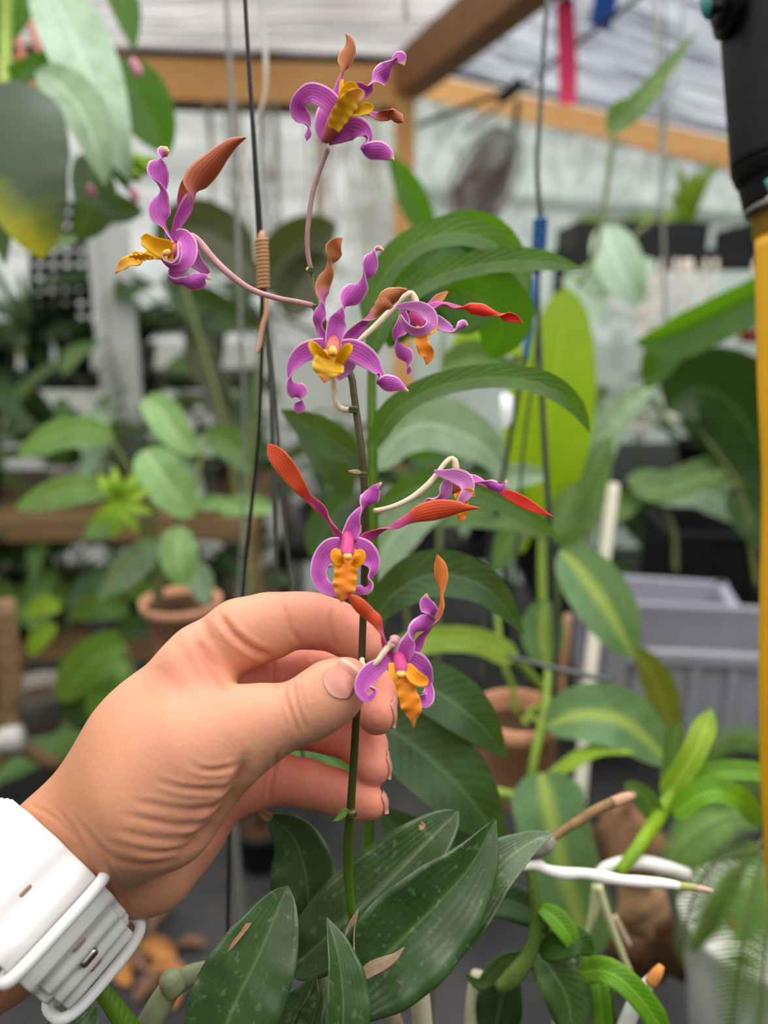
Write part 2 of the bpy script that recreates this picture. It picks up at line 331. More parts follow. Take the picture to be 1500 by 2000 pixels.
L_strap = leafmat('leaf_strap', (70, 102, 38), (44, 72, 22), (108, 138, 62), .45, .3, (120, 170, 26), midw=.04)
L_brown = leafmat('leaf_brown_dark', (66, 66, 42), (40, 42, 28), trans=.2)
L_olive = leafmat('leaf_olive', (112, 112, 34), (84, 90, 26), trans=.35)
L_var = leafmat('leaf_variegated', (112, 150, 104), (86, 126, 82), (196, 214, 96), .45, .3, midw=.16)
L_spot = leafmat('leaf_netted', (96, 140, 60), (58, 100, 40), (150, 186, 84), .45, .3, midw=.05, side=.25)
L_fern = leafmat('fern_green', (110, 146, 70), (78, 114, 46), trans=.22, rough=.6)
L_yel = leafmat('leaf_yellowing', (150, 150, 40), (70, 96, 50), (120, 140, 60), trans=.45, scale=22)
m_stalk = plain('green_stalk', (140, 166, 66), .45, var=.2)
m_stalkd = plain('dull_stalk', (96, 104, 58), .5, var=.25)
m_terra = plain('terracotta', (206, 150, 118), .8, .2, var=.22, scale=26, bstr=.3)
m_potb = plain('pot_black', (30, 30, 32), .45, var=.2)
m_potw = plain('pot_white', (226, 224, 218), .4, var=.08)
m_potg = plain('pot_grey', (120, 120, 126), .5, var=.15)
m_soil = plain('bark_mix', (74, 54, 40), .9, .1, var=.6, scale=70, bstr=.8, bdist=.006)
m_root = plain('dry_root', (206, 186, 154), .8, var=.3, scale=60)
m_crate = plain('grey_crate', (150, 150, 158), .5, var=.12)
m_cork = plain('cork_slab', (112, 82, 62), .9, .1, var=.6, scale=30, bstr=.9, bdist=.01)
def bez(p, d, L, droop, n=9):
    t = np.linspace(0, 1, n)[:, None]; return np.asarray(p)+nrm(np.asarray(d, float))*L*t+np.array([0, 0, -1.])*droop*L*t**2
def leaf3(mb, C, w, kind='lance', fold=.12, nw=5, roll=0, wave=0):
    n = len(C); u = np.linspace(0, 1, n); f = np.tile(np.array([[0, -.25, 1.]]), (n, 1)); T = nrm(np.gradient(C, axis=0)); f = f-T*(f*T).sum(1, keepdims=True)
    sheet(mb, C, np.maximum(prof(kind, u), .03)*w, np.full(n, math.radians(roll)), nrm(f+1e-6), nw, fold, wave=wave)
def pot(parent, base, r, h, mat, name='pot'):
    b = MB(); x, y, z = base; b.lathe((x, y, z), [(0, 0), (r*.72, 0), (r*.76, h*.04), (r*.94, h*.82), (r*1.05, h*.83), (r*1.07, h), (r*.98, h), (r*.95, h*.85), (r*.9, h*.8)], 24); b.obj(name, mat, parent)
    s = MB(); G = []
    for i in range(5):
        G.append([(x+r*.93*i/4*math.cos(t), y+r*.93*i/4*math.sin(t), z+h*.86+RNG.uniform(-.004, .006)*(i < 4)) for t in np.linspace(0, 6.283, 20, endpoint=False)])
    s.grid(np.array(G), None, True); s.obj('soil', m_soil, parent)
def plant(name, label, cat, base, kind, H, mat, potr=.05, poth=.09, potm=None, n=10, seed=0, group=None, w=None, spread=1.0):
    """potted plant standing at base; kind broad | strap | grass | fern | rosette"""
    rng = random.Random(seed); base = vec(base); t = thing(name, base, label, cat, group); top = base.copy()
    if potm is not None: pot(t, base, potr, poth, potm); top = base+[0, 0, poth*.85]
    for i in range(n):
        a = i*2.4+rng.uniform(-.4, .4); el = rng.uniform(.35, 1.0); hd = np.array([math.cos(a), math.sin(a), 0])
        if kind == 'broad':
            pl = H*rng.uniform(.45, .9); d = hd*(1-el*.72)*spread+[0, 0, el]; S = bez(top, d, pl, .12); b = MB(); b.tube(S, np.linspace(.0042, .0028, len(S)), 6, m=1)
            Lf = H*rng.uniform(.42, .62); C = bez(S[-1], hd*1.0+[0, 0, rng.uniform(-.5, .35)], Lf, rng.uniform(.15, .5)); leaf3(b, C, (w or .42)*Lf*rng.uniform(.85, 1.15), rng.choice(['oval', 'lance', 'heart']), .1, 7, rng.uniform(-25, 25), .02)
            b.obj('leaf', [mat, m_stalkd], t)
        elif kind == 'strap':
            Lf = H*rng.uniform(.8, 1.25); C = bez(top, hd*(1.05-el*.55)*spread+[0, 0, el*1.1], Lf, rng.uniform(.15, .6), 12); b = MB(); leaf3(b, C, (w or .13)*Lf, 'strap', .15, 5, rng.uniform(-20, 20)); b.obj('leaf', mat, t)
        elif kind == 'rosette':
            Lf = H*rng.uniform(.7, 1.1); C = bez(top, hd*1.0+[0, 0, el*1.2], Lf, .5, 9); b = MB(); leaf3(b, C, (w or .2)*Lf, 'lance', .2, 5); b.obj('leaf', mat, t)
        elif kind == 'grass':
            b = MB()
            for k in range(7):
                a2 = a+rng.uniform(-.6, .6); Lf = H*rng.uniform(.6, 1.2); C = bez(top+[rng.uniform(-1, 1)*potr*.4, rng.uniform(-1, 1)*potr*.4, 0], (math.cos(a2)*.6*spread, math.sin(a2)*.6*spread, 1), Lf, rng.uniform(.1, .7), 8); leaf3(b, C, .035*H+.003, 'lance', .1, 3)
            b.obj('blade_tuft', mat, t)
        elif kind == 'fern':
            Lf = H*rng.uniform(.8, 1.2); C = bez(top, hd*.75*spread+[0, 0, el], Lf, rng.uniform(.3, .8), 22); frond(t, C, .16*Lf, mat)
    return t
def frond(parent, C, w, mat, name='frond', npin=36, pw=.13):
    n = len(C); b = MB(); b.tube(C, np.linspace(.0012, .0005, n), 5, m=1); T = nrm(np.gradient(C, axis=0)); ref = np.array([0, -1., .15]) if np.abs(T[:, 2]).mean() > .5 else np.array([0, -.5, 1.])
    for i in range(npin):
        u = .08+.9*i/npin; k = u*(n-1); j = min(int(k), n-2); p = C[j]*(1-(k-j))+C[j+1]*(k-j); tt = T[j]
        s = nrm(np.cross(tt, ref)); up_ = np.cross(s, tt)
        for sg in (-1, 1):
            Lp = w*math.sin(math.pi*min(1, u*.93+.07))**.7; D = bez(p, sg*s+tt*.28-up_*.12, Lp, .1, 5); q = np.linspace(0, 1, 5); sheet(b, D, ((1-q**1.6)*.92+.06)*w*pw, np.zeros(5), np.tile(up_, (5, 1)), 3, .1)
    return b.obj(name, [mat, m_stalkd], parent)
def pplant(name, label, cat, leaves, stalks=(), group=None):
    """plant whose leaves are set out one by one: leaves (pts, width, kind, roll, mat[, fold])"""
    loc = at(*leaves[0][0][0][:3]); t = thing(name, loc, label, cat, group)
    for lf in leaves:
        b = MB(); leaf(b, lf[0], lf[1], lf[2], lf[3], lf[5] if len(lf) > 5 else .12, 20, 9, cup=.04, wave=.015); b.obj('leaf', lf[4], t)
    for pts, mt in stalks:
        b = MB(); ptube(b, pts, None, 8, 24); b.obj('stalk', mt, t)
    return t
def floor_pot(t, p, z=0, r=.07, h=.12, cane=.006, mat=None, cm=None):
    p = vec(p); b = MB(); b.tube([p, p*[1, 1, 0]+[0, 0, (p[2]+z)/2], p*[1, 1, 0]+[0, 0, z+h*.8]], cane, 8); b.obj('cane', cm or m_stalkd, t); pot(t, p*[1, 1, 0]+[0, 0, z], r, h, mat or m_potb)
# ---- racks
def rack(name, label, x0, x1, y0, y1, levels, mat, postw=.03, slats=7):
    t = thing(name, ((x0+x1)/2, (y0+y1)/2, 0), label, 'shelf')
    for x in (x0, x1):
        for y in (y0, y1):
            b = MB(); b.box((x, y, levels[-1]/2), (postw, postw, levels[-1])); b.obj('post', mat, t, False)
    for z in levels:
        for k in range(slats):
            y = y0+(y1-y0)*(k+.5)/slats; b = MB(); b.box((( x0+x1)/2, y, z-.012), (x1-x0, (y1-y0)/slats*.72, .02)); b.obj('slat', mat, t, False)
        b = MB(); b.box(((x0+x1)/2, y0-.012, z-.03), (x1-x0+postw, .02, .055)); b.obj('shelf_rail', mat, t, False)
    return t
rack('shelf_rack', 'wooden slatted plant rack at the left behind the watch hand, crowded with pots', -1.75, -.36, 2.05, 2.75, (.42, .78), m_plank)
rack('shelf_rack', 'narrow dark upper shelf standing at the back of the left wooden rack', -1.8, -.5, 2.76, 3.02, (1.12,), m_blackm, .03, 3)
rack('shelf_rack', 'dark slatted plant rack at the right under the sloping timber', .48, 2.1, 2.2, 2.85, (.45, .86, 1.50), m_black)
rack('shelf_rack', 'low dark plant bench in the middle behind the orchid spray', -.36, .66, 2.55, 3.1, (.55,), m_blackm)
ORD = ['first', 'second', 'third', 'fourth', 'fifth', 'sixth', 'seventh', 'eighth', 'ninth', 'tenth']
def row(where, xs, ys, z, specs, H, seed):
    n = len(specs)
    for i, (kind, mat, cn, potm, pn) in enumerate(specs):
        x = xs[0]+(xs[1]-xs[0])*(i+.5)/n; rng = random.Random(seed+i)
        nm = {'broad': 'broad_leaved_plant', 'strap': 'strap_leaved_plant', 'grass': 'grassy_plant', 'fern': 'potted_fern', 'rosette': 'rosette_plant'}[kind]
        ds = {'broad': 'broad-leaved plant', 'strap': 'strap-leaved plant', 'grass': 'grassy plant', 'fern': 'fern', 'rosette': 'rosette plant'}[kind]
        plant(nm, f'{cn} {ds}, {pn} pot, {ORD[i]} from left {where}', 'plant', (x, ys+rng.uniform(-.06, .06), z), kind, H*rng.uniform(.85, 1.2), mat, rng.uniform(.05, .065), rng.uniform(.08, .11), potm, {'broad': 11, 'strap': 12, 'grass': 7, 'fern': 12, 'rosette': 12}[kind], seed+i)
K, Wt, Te, Gy = (m_potb, 'black'), (m_potw, 'white'), (m_terra, 'terracotta'), (m_potg, 'grey')
row('on left rack top', (-1.72, -.46), 2.28, .78, [('grass', L_mid, 'green', *K), ('fern', L_fern, 'light green', *Te), ('broad', L_dark, 'dark green', *K), ('strap', L_mid, 'green', *Wt), ('broad', L_grey, 'greyish', *K), ('rosette', L_dark, 'dark', *Gy)], .34, 100)
row('at back of left rack top', (-1.72, -.46), 2.62, .78, [('broad', L_dark, 'dark', *K), ('grass', L_fern, 'feathery', *K), ('strap', L_dark, 'deep green', *K), ('broad', L_mid, 'mid-green', *Gy), ('broad', L_brown, 'brownish', *K)], .46, 200)
row('deep on narrow upper shelf', (-1.78, -.52), 2.95, 1.12, [('fern', L_fern, 'tall light', *K), ('grass', L_mid, 'tall', *K), ('fern', L_dark, 'tall dark', *K), ('broad', L_dark, 'tall dark', *K)], .48, 270)
row('on narrow upper shelf', (-1.78, -.52), 2.88, 1.12, [('grass', L_fern, 'feathery', *K), ('broad', L_dark, 'dark', *K), ('fern', L_mid, 'green', *K), ('grass', L_mid, 'green', *Gy), ('broad', L_brown, 'brownish', *K)], .34, 250)
row('low in left rack', (-1.7, -.46), 2.3, .42, [('broad', L_dark, 'shaded', *K), ('fern', L_mid, 'shaded green', *K), ('broad', L_dark, 'dark leafy', *K), ('broad', L_mid, 'leafy', *Te), ('fern', L_dark, 'dark', *K), ('strap', L_dark, 'dark shaded', *K)], .30, 300)
row('on middle bench', (-.34, .64), 2.78, .55, [('broad', L_dark, 'dark green', *K), ('broad', L_mid, 'green', *Te), ('strap', L_strap, 'arching', *K), ('broad', L_grey, 'pale grey-green', *K), ('broad', L_dark, 'deep green', *Gy)], .44, 400)
row('low in right rack', (.54, 2.0), 2.42, .45, [('broad', L_dark, 'dark', *K), ('strap', L_mid, 'mid-green', *K), ('broad', L_mid, 'broad green', *Te), ('rosette', L_dark, 'deep green', *K)], .3, 500)
row('mid-height in right rack', (.54, 2.0), 2.42, .86, [('broad', L_mid, 'green', *K), ('strap', L_strap, 'arching green', *K), ('broad', L_dark, 'dark green', *Gy), ('fern', L_fern, 'light green', *K), ('broad', L_grey, 'greyish green', *K)], .3, 600)
row('low at the front of left rack', (-1.7, -.42), 2.12, .42, [('broad', L_mid, 'green', *K), ('grass', L_dark, 'dark', *K), ('fern', L_fern, 'light green', *K), ('broad', L_dark, 'dark green', *Gy), ('broad', L_dark, 'shaded', *K)], .26, 340)
row('on floor before left rack', (-1.25, -.5), 1.85, 0, [('grass', L_lime, 'bright yellow-green', *K), ('broad', L_spot, 'netted', *K), ('broad', L_mid, 'green', *Te)], .42, 700)
# trays of seedlings on the right rack top
def tray(x, y, z, label, n, mat, H, seed):
    t = thing('seedling_tray', (x, y, z), label, 'tray'); b = MB(); w, d, h = .36, .26, .075
    b.box((x, y, z+.004), (w, d, .008))
    for sx in (-1, 1): b.box((x+sx*w/2, y, z+h/2), (.008, d, h)); b.box((x, y+sx*d/2, z+h/2), (w, .008, h))
    b.obj('tray_shell', m_black, t, False); s = MB(); s.box((x, y, z+h*.8), (w-.02, d-.02, .012)); s.obj('soil', m_soil, t, False)
    rng = random.Random(seed)
    for i in range(n):
        b = MB(); px_, py_ = x+rng.uniform(-.15, .15), y+rng.uniform(-.1, .1)
        for k in range(5):
            a = rng.uniform(0, 6.28); C = bez((px_, py_, z+h*.8), (math.cos(a)*.5, math.sin(a)*.5, 1), H*rng.uniform(.6, 1.3), .3, 6); leaf3(b, C, .012, 'lance', .1, 3)
        b.obj('seedling', mat, t)
tray(.72, 2.40, 1.50, 'black tray of small yellow-green seedlings, left one on the right rack top', 14, L_lime, .09, 1)
tray(1.22, 2.42, 1.50, 'black seedling tray with taller green plants, right one on the right rack top', 12, L_mid, .12, 2)
plant('lime_seedling', 'tall bright yellow-green seedling clump behind the right rack trays', 'plant', (1.0, 2.72, 1.50), 'strap', .30, L_lime, .05, .08, m_potb, 8, 33, spread=.35)
# hanging dry roots below the right rack top and by the left strings
def roots(label, x0, x1, y, z0, ln, n, seed, mat=m_root, group=None):
    rng = random.Random(seed); t = thing('root_tassel', ((x0+x1)/2, y, z0-ln), label, 'roots', group)
    for i in range(n):
        x = x0+(x1-x0)*rng.random(); L = ln*rng.uniform(.5, 1); P = np.array([[x+rng.uniform(-.006, .006)*k, y+rng.uniform(-.01, .01), z0-L*k/7] for k in range(8)]); b = MB(); b.tube(P, np.linspace(.006, .003, 8), 6); b.obj('root', mat, t)
roots('pale dry roots hanging under the right rack top, left bunch', 0.62, .92, 2.16, 1.47, .30, 16, 3, plain('root_pale', (226, 214, 200), .8, var=.2))
roots('pale dry roots hanging under the right rack top, right bunch', 0.95, 1.35, 2.16, 1.47, .26, 20, 4, MATS['root_pale'])
roots('tan dry stems hanging from the beam beside the timber post', -.32, -.02, 3.28, ZB-.10, .78, 14, 5)
roots('grey dry stems hanging in front of the white film at left', -.70, -.40, 3.26, ZB-.10, 1.0, 12, 6, plain('root_grey', (150, 138, 120), .8, var=.2))
# ---- fan
fc = at(945, 352, 3.0); fax = nrm(np.array([-.80, -.50, .32])); fx = nrm(np.cross([0, 0, 1.], fax)); fy = np.cross(fax, fx)
m_fan = plain('fan_grey', (168, 156, 150), .5, metal=.3, var=.2); m_fand = plain('fan_dark', (104, 90, 86), .5, var=.2)
fan = thing('fan', fc, 'grey wire-caged fan tilted in front of the pale film beside the timber post', 'fan'); FR = .19; fcv = vec(fc)
for off, nm in ((.05, 'cage_rim'), (-.03, 'cage_rim')):
    b = MB(); th = np.linspace(0, 6.283, 41); b.tube(np.array([fcv+fax*off*.5+FR*(math.cos(a)*fx+math.sin(a)*fy) for a in th]), .006, 6, False); b.obj(nm, m_fan, fan)
b = MB()
for k in range(48):
    a = k/48*6.283; d = math.cos(a)*fx+math.sin(a)*fy
    for sg in (1, -1): b.tube(np.array([fcv+fax*sg*(.055-.04*q**2)+d*(FR*q) for q in (.18, .5, .8, 1)]), .003, 4, False)
tag(b.obj('cage_wire', m_fan, fan), kind='stuff')
b = MB(); b.lathe(fcv, [(0, -.09), (.05, -.09), (.06, -.06), (.06, -.02), (.035, .0), (.035, .055), (0, .06)], 20, 0, [fx, fy, fax]); b.obj('motor', m_fand, fan)
for k in range(4):
    a = k*math.pi/2+.4; d = math.cos(a)*fx+math.sin(a)*fy; s = np.cross(fax, d); b = MB(); C = np.array([fcv+d*r for r in np.linspace(.03, .165, 8)]); sheet(b, C, np.linspace(.05, .12, 8), np.full(8, .45), np.tile(fax, (8, 1)), 5, 0, .003); b.obj('blade', m_fand, fan)
b = MB(); b.tube([at(1012, 196, 2.95), at(1000, 280, 2.98), at(985, 372, 3.0)], .012, 8); b.obj('fan_bracket', m_blackm, fan)
b = MB(); b.tube([fcv-fax*.08, at(992, 345, 3.0)], .012, 8); b.obj('fan_arm', m_blackm, fan)
rod = thing('metal_rod', at(980, 190, 2.85), 'thin dark metal rod slanting across under the grey roof net', 'rod')
b = MB(); b.tube([at(1262, -16, 1.75), at(1110, 98, 2.2), at(1010, 180, 2.7), at(905, 262, 3.3)], [.006, .0065, .007, .007], 8); b.obj('rod', m_blackm, rod)
b = MB(); b.tube([at(985, 180, 2.85), at(900, 212, 2.95), at(815, 246, 3.05)], .010, 8); b.obj('side_arm', m_blackm, rod)
b = MB(); b.tube([at(1018, 156, 2.84), at(975, 196, 2.86)], .019, 8); b.obj('clamp', m_blackm, rod)
b = MB(); b.tube([at(1100, -40, 2.1), at(1104, 6, 2.12)], .012, 8); o = b.obj('tie_knot', plain('knot_red', (96, 30, 42), .6), None)
tag(o, 'dark red knot above the hanging pink ribbon', 'knot')
def ribbon_thing(name, label, pts, w, mat):
    b = MB(); C, R = pxline(pts, 16); sheet(b, C, np.full(16, w*R[0, 2]/FPX), np.radians(np.linspace(-10, 20, 16)), view_face(C), 5, 0, .0012, .1, .05); return tag(b.obj(name, mat), label, 'ribbon')
m_rib = plain('ribbon_pink', (226, 64, 110), .5, var=.25, scale=14, trans=.35); m_ribb = plain('ribbon_blue', (70, 130, 226), .5, var=.2, scale=14, trans=.35)
ribbon_thing('plastic_ribbon', 'pink-red plastic ribbon hanging from the roof net near the rod', [(1104, 0, 2.12), (1106, 70, 2.12), (1108, 140, 2.12), (1107, 204, 2.12)], 36, m_rib)
ribbon_thing('plastic_ribbon', 'blue plastic strip hanging from the roof beside the pink ribbon', [(1186, -60, 2.3), (1182, 0, 2.3), (1168, 54, 2.3)], 46, m_ribb)
# ---- wires and strings
def strand(name, label, cat, pts, mat, extra=()):
    t = thing(name, at(*pts[-1][:3]), label, cat); b = MB(); ptube(b, pts, None, 6, 40); b.obj('strand', mat, t)
    for nm, p, m_ in extra: b = MB(); ptube(b, p, None, 6, 30); b.obj(nm, m_, t)
    return t
m_str = plain('string_white', (200, 194, 180), .8, var=.2); m_strg = plain('string_grey', (140, 140, 134), .7, var=.2)
def coil(parent, pts, turns, rr, mat, name='wire_wrap'):
    C, R = pxline(pts, turns*10); T = nrm(np.gradient(C, axis=0)); P = []
    for i in range(len(C)):
        a = i/10*6.283; x = nrm(np.cross(T[i], [0, 1., 0])); y = np.cross(T[i], x); r = R[i, 3]*R[i, 2]/FPX; P.append(C[i]+r*(math.cos(a)*x+math.sin(a)*y))
    b = MB(); b.tube(np.array(P), rr, 5); b.obj(name, mat, parent)
wl = strand('wire_hanger', 'black wire hanger bound with tan wire, left of the upper flowers', 'hanger',
  [(476, -60, 0.3040, 4.5), (482, 60, 0.3078, 4.5), (496, 280, 0.3154, 5), (508, 470, 0.3230, 7), (513, 560, 0.3268, 6), (511, 700, 0.3329, 4), (505, 850, 0.3397, 4), (490, 1000, 0.3473, 4), (474, 1160, 0.3557, 4), (452, 1500, 0.3739, 4), (440, 2100, 0.4104, 4)], m_blackm,
  [('wire', [(514, 560, 0.3268, 4), (528, 720, 0.3344, 5), (534, 900, 0.3420, 5), (541, 1150, 0.3557, 5), (548, 1600, 0.3800, 5), (552, 2100, 0.4104, 4)], m_greym),
   ('wire', [(516, 560, 0.3268, 3), (536, 760, 0.3420, 3), (552, 980, 0.3572, 4), (568, 1150, 0.3686, 4), (600, 1600, 0.3952, 4), (640, 2100, 0.4256, 4)], m_greym),
   ('wire_end', [(519, 575, 0.3253, 4.5), (520, 610, 0.3253, 5), (512, 640, 0.3253, 5), (508, 672, 0.3253, 4), (502, 690, 0.3253, 3)], plain('wire_tan', (196, 150, 110), .6, var=.15))])
coil(wl, [(511, 468, 0.3230, 11), (513, 515, 0.3245, 11), (514, 566, 0.3260, 11)], 13, .00062, MATS['wire_tan'])
b = MB(); ptube(b, [(511, 452, 0.3222, 6), (511, 466, 0.3222, 8), (514, 520, 0.3245, 8), (515, 566, 0.3260, 7)], None, 8, 10); b.obj('wire_core', MATS['wire_tan'], wl)
wr = strand('wire_hanger', 'dark wire hanger bound with blue twine, right of the flowers, holding the terracotta pot', 'hanger',
  [(1076, -60, .50, 5), (1064, 60, .508, 5), (1056, 200, .518, 5), (1049, 330, .527, 5), (1055, 430, .536, 6), (1049, 530, .545, 6), (1052, 640, .555, 5), (1062, 840, .575, 6), (1074, 1040, .60, 6), (1086, 1220, .63, 6), (1082, 1360, .655, 5)], m_greym,
  [('wire', [(1048, 530, .545, 5), (1034, 640, .56, 5), (1010, 780, .58, 5), (988, 900, .60, 5), (960, 1060, .63, 5), (944, 1200, .655, 5), (940, 1345, .66, 5)], m_greym),
   ('wire', [(1052, 540, .55, 4), (1046, 700, .58, 3), (1020, 900, .62, 3), (1004, 1200, .69, 3), (1000, 1330, .715, 3)], m_greym),
   ('twine_end', [(1046, 540, .544, 6), (1040, 590, .545, 6), (1036, 640, .547, 7), (1028, 690, .55, 6), (1030, 704, .55, 3)], plain('twine_blue', (40, 96, 150), .6, var=.2))])
coil(wr, [(1056, 428, .536, 12), (1053, 480, .541, 12), (1048, 532, .545, 11)], 14, .0013, MATS['twine_blue'])
b = MB(); ptube(b, [(1056, 422, .536, 7), (1053, 480, .541, 8), (1048, 534, .545, 7)], None, 8, 10); b.obj('twine_core', MATS['twine_blue'], wr)
strand('hanging_string', 'pale grey string hanging at the top left beside the black wire', 'string', [(440, -60, .62, 5), (445, 60, .63, 5), (455, 230, .65, 5), (463, 420, .67, 5), (470, 640, .70, 4), (478, 900, .76, 3), (458, 1300, .84, 4), (440, 1500, .88, 5), (458, 1620, .91, 6), (466, 1740, .94, 6), (474, 1880, .98, 5)], m_strg)
strand('hanging_string', 'thin kinked white string right of the black wire, top left', 'string', [(508, -60, .55, 4), (512, 30, .56, 5), (519, 120, .565, 5), (514, 200, .57, 3), (478, 300, .575, 3), (492, 420, .58, 3), (500, 520, .59, 3)], m_str)
strand('hanging_string', 'short dark cord end hanging at the top centre', 'string', [(790, -40, .9, 7), (792, 10, .9, 7), (795, 34, .9, 5)], m_strg)
strand('hanging_string', 'faint grey string hanging from the roof net at upper right', 'string', [(1274, -60, 1.1, 4), (1286, 120, 1.12, 4), (1290, 260, 1.14, 4), (1296, 470, 1.18, 3), (1300, 700, 1.25, 3)], m_strg)
strand('hanging_string', 'second faint string crossing beside the vine leaf, upper right', 'string', [(1340, -60, 1.1, 3), (1326, 120, 1.12, 3), (1300, 240, 1.14, 3), (1292, 420, 1.16, 3)], m_strg)
# ================================================================== plants set out leaf by leaf
def old_leaf():
    m, t, o = nodes('leaf_old_yellowing'); u, v = uvs(t); n = noise(t, 30, 4)
    f = math_(t, 'ADD', u, math_(t, 'MULTIPLY', math_(t, 'SUBTRACT', n, .5), .5)); f = math_(t, 'ADD', f, math_(t, 'MULTIPLY', math_(t, 'SUBTRACT', v, .5), .25))
    c = ramp(t, f, [(0, lin((72, 86, 70))), (.55, lin((62, 76, 52))), (.78, lin((104, 116, 36))), (.95, lin((160, 156, 36)))])
    sp = ramp(t, noise(t, 26, 2), [(.68, (0, 0, 0, 1)), (.72, (.9, .9, .9, 1))]); c = mix(t, sp, c, lin((120, 70, 50)))
    pbsdf(t, o, c, .45, .4, .18, c, bump=n, bstr=.3); return m
m_oldleaf = old_leaf()
# hanging plant, upper left
d = .74
pl = pplant('hanging_plant', 'hanging plant with big grey-green drooping leaves at the upper left', 'plant', [
 ([(70,-90,d),(110,0,d),(150,90,d-.01),(195,200,d-.02),(232,300,d-.02),(258,356,d)], 128, 'lance', 10, leafmat('leaf_glaucous', (178,200,178), (146,172,146), (196,216,196), .5, .25, midw=.05)),
 ([(70,140,d-.03),(110,160,d-.04),(160,220,d-.05),(190,300,d-.05),(205,362,d-.04)], 96, 'lance', 20, L_grey),
 ([(222,120,d+.06),(262,180,d+.05),(296,240,d+.05),(330,300,d+.06)], 116, 'oval', 10, L_deep),
 ([(216,-60,d+.1),(240,10,d+.1),(262,100,d+.1)], 62, 'lance', 20, L_deep), ([(60,-60,d+.05),(26,10,d+.05),(4,60,d+.05),(-14,120,d+.05)], 66, 'lance', 10, L_deep),
 ([(70,170,d-.06),(50,230,d-.08),(48,330,d-.09),(66,420,d-.09),(84,505,d-.08)], 176, 'oval', -10, m_oldleaf),
 ([(4,176,d-.01),(60,138,d-.01),(120,128,d),(170,160,d),(200,210,d)], 48, 'strap', 30, L_deep),
 ([(140,190,d),(190,280,d),(230,340,d),(256,380,d)], 60, 'lance', 30, L_deep), ([(170,300,d+.05),(180,400,d+.05),(150,470,d+.05)], 90, 'oval', 20, L_dark),
 ([(40,420,d+.1),(100,470,d+.1),(168,462,d+.1)], 40, 'lance', 10, L_grey), ([(190,380,d+.03),(230,410,d+.03),(280,414,d+.03)], 60, 'oval', 20, L_dark),
 ([(-40,300,d),(-10,420,d),(10,520,d)], 60, 'lance', 20, L_dark)],
 [([(14,-60,d,11),(12,80,d,11),(10,180,d-.02,10)], m_stalk)])
for x, y, r in ((272,318,16),(252,326,14),(286,330,12),(264,342,13),(292,316,10)):
    b = MB(); ptube(b, [(x-r,y+4,d,r*.4),(x-r*.4,y,d,r),(x+r*.4,y-2,d,r),(x+r,y-6,d,r*.3)], None, 8, 8); b.obj('bud', L_lime, pl)
for x, y in ((262,128),(268,138),(178,374),(262,382)):
    b = MB(); ptube(b, [(x-4,y-14,d,3),(x,y-4,d,9),(x+2,y+6,d,8),(x+3,y+14,d,2)], None, 8, 8); b.obj('flower_bud', plain('bud_pink', (206,130,160), .5, var=.2, trans=.2), pl)
for k, p in enumerate(([(24,40,.9,6),(44,110,.9,6),(62,176,.9,6)], [(50,10,.92,6),(70,80,.92,6),(88,140,.92,6)])):
    strand('hanging_wire', ['reddish hanger wire above the big drooping leaves, left one', 'reddish hanger wire above the big drooping leaves, right one'][k], 'wire', p, plain('wire_red', (180,110,96), .6))
# grid shelf + pale panel at the left
wg = thing('wire_grid', at(150,560,1.9), 'dark wire grid panel behind the drooping leaves at left', 'grid'); Yg = 2.8
for k in range(9):
    a, c = at_y(60, 400+k*26, Yg), at_y(228, 404+k*25, Yg+.05); b = MB(); b.tube([a, c], .015, 5); b.obj('grid_wire', m_black, wg)
for k in range(7):
    a, c = at_y(64+k*27, 396, Yg), at_y(64+k*27, 726, Yg); b = MB(); b.tube([a, c], .013, 5); b.obj('grid_wire', m_black, wg)
b = MB(); a, c = at_y(182, 440, 2.5), at_y(292, 960, 2.5); b.box((vec(a)+vec(c))/2, (c[0]-a[0], .02, a[2]-c[2])); b.box((vec(a)+vec(c))/2+[-.05,-.02,0], (.03, .03, a[2]-c[2]))
tag(b.obj('panel_board', plain('panel_pale', (186,188,184), .5, var=.08), None, False), 'pale grey board standing at the back of the left rack', 'board')
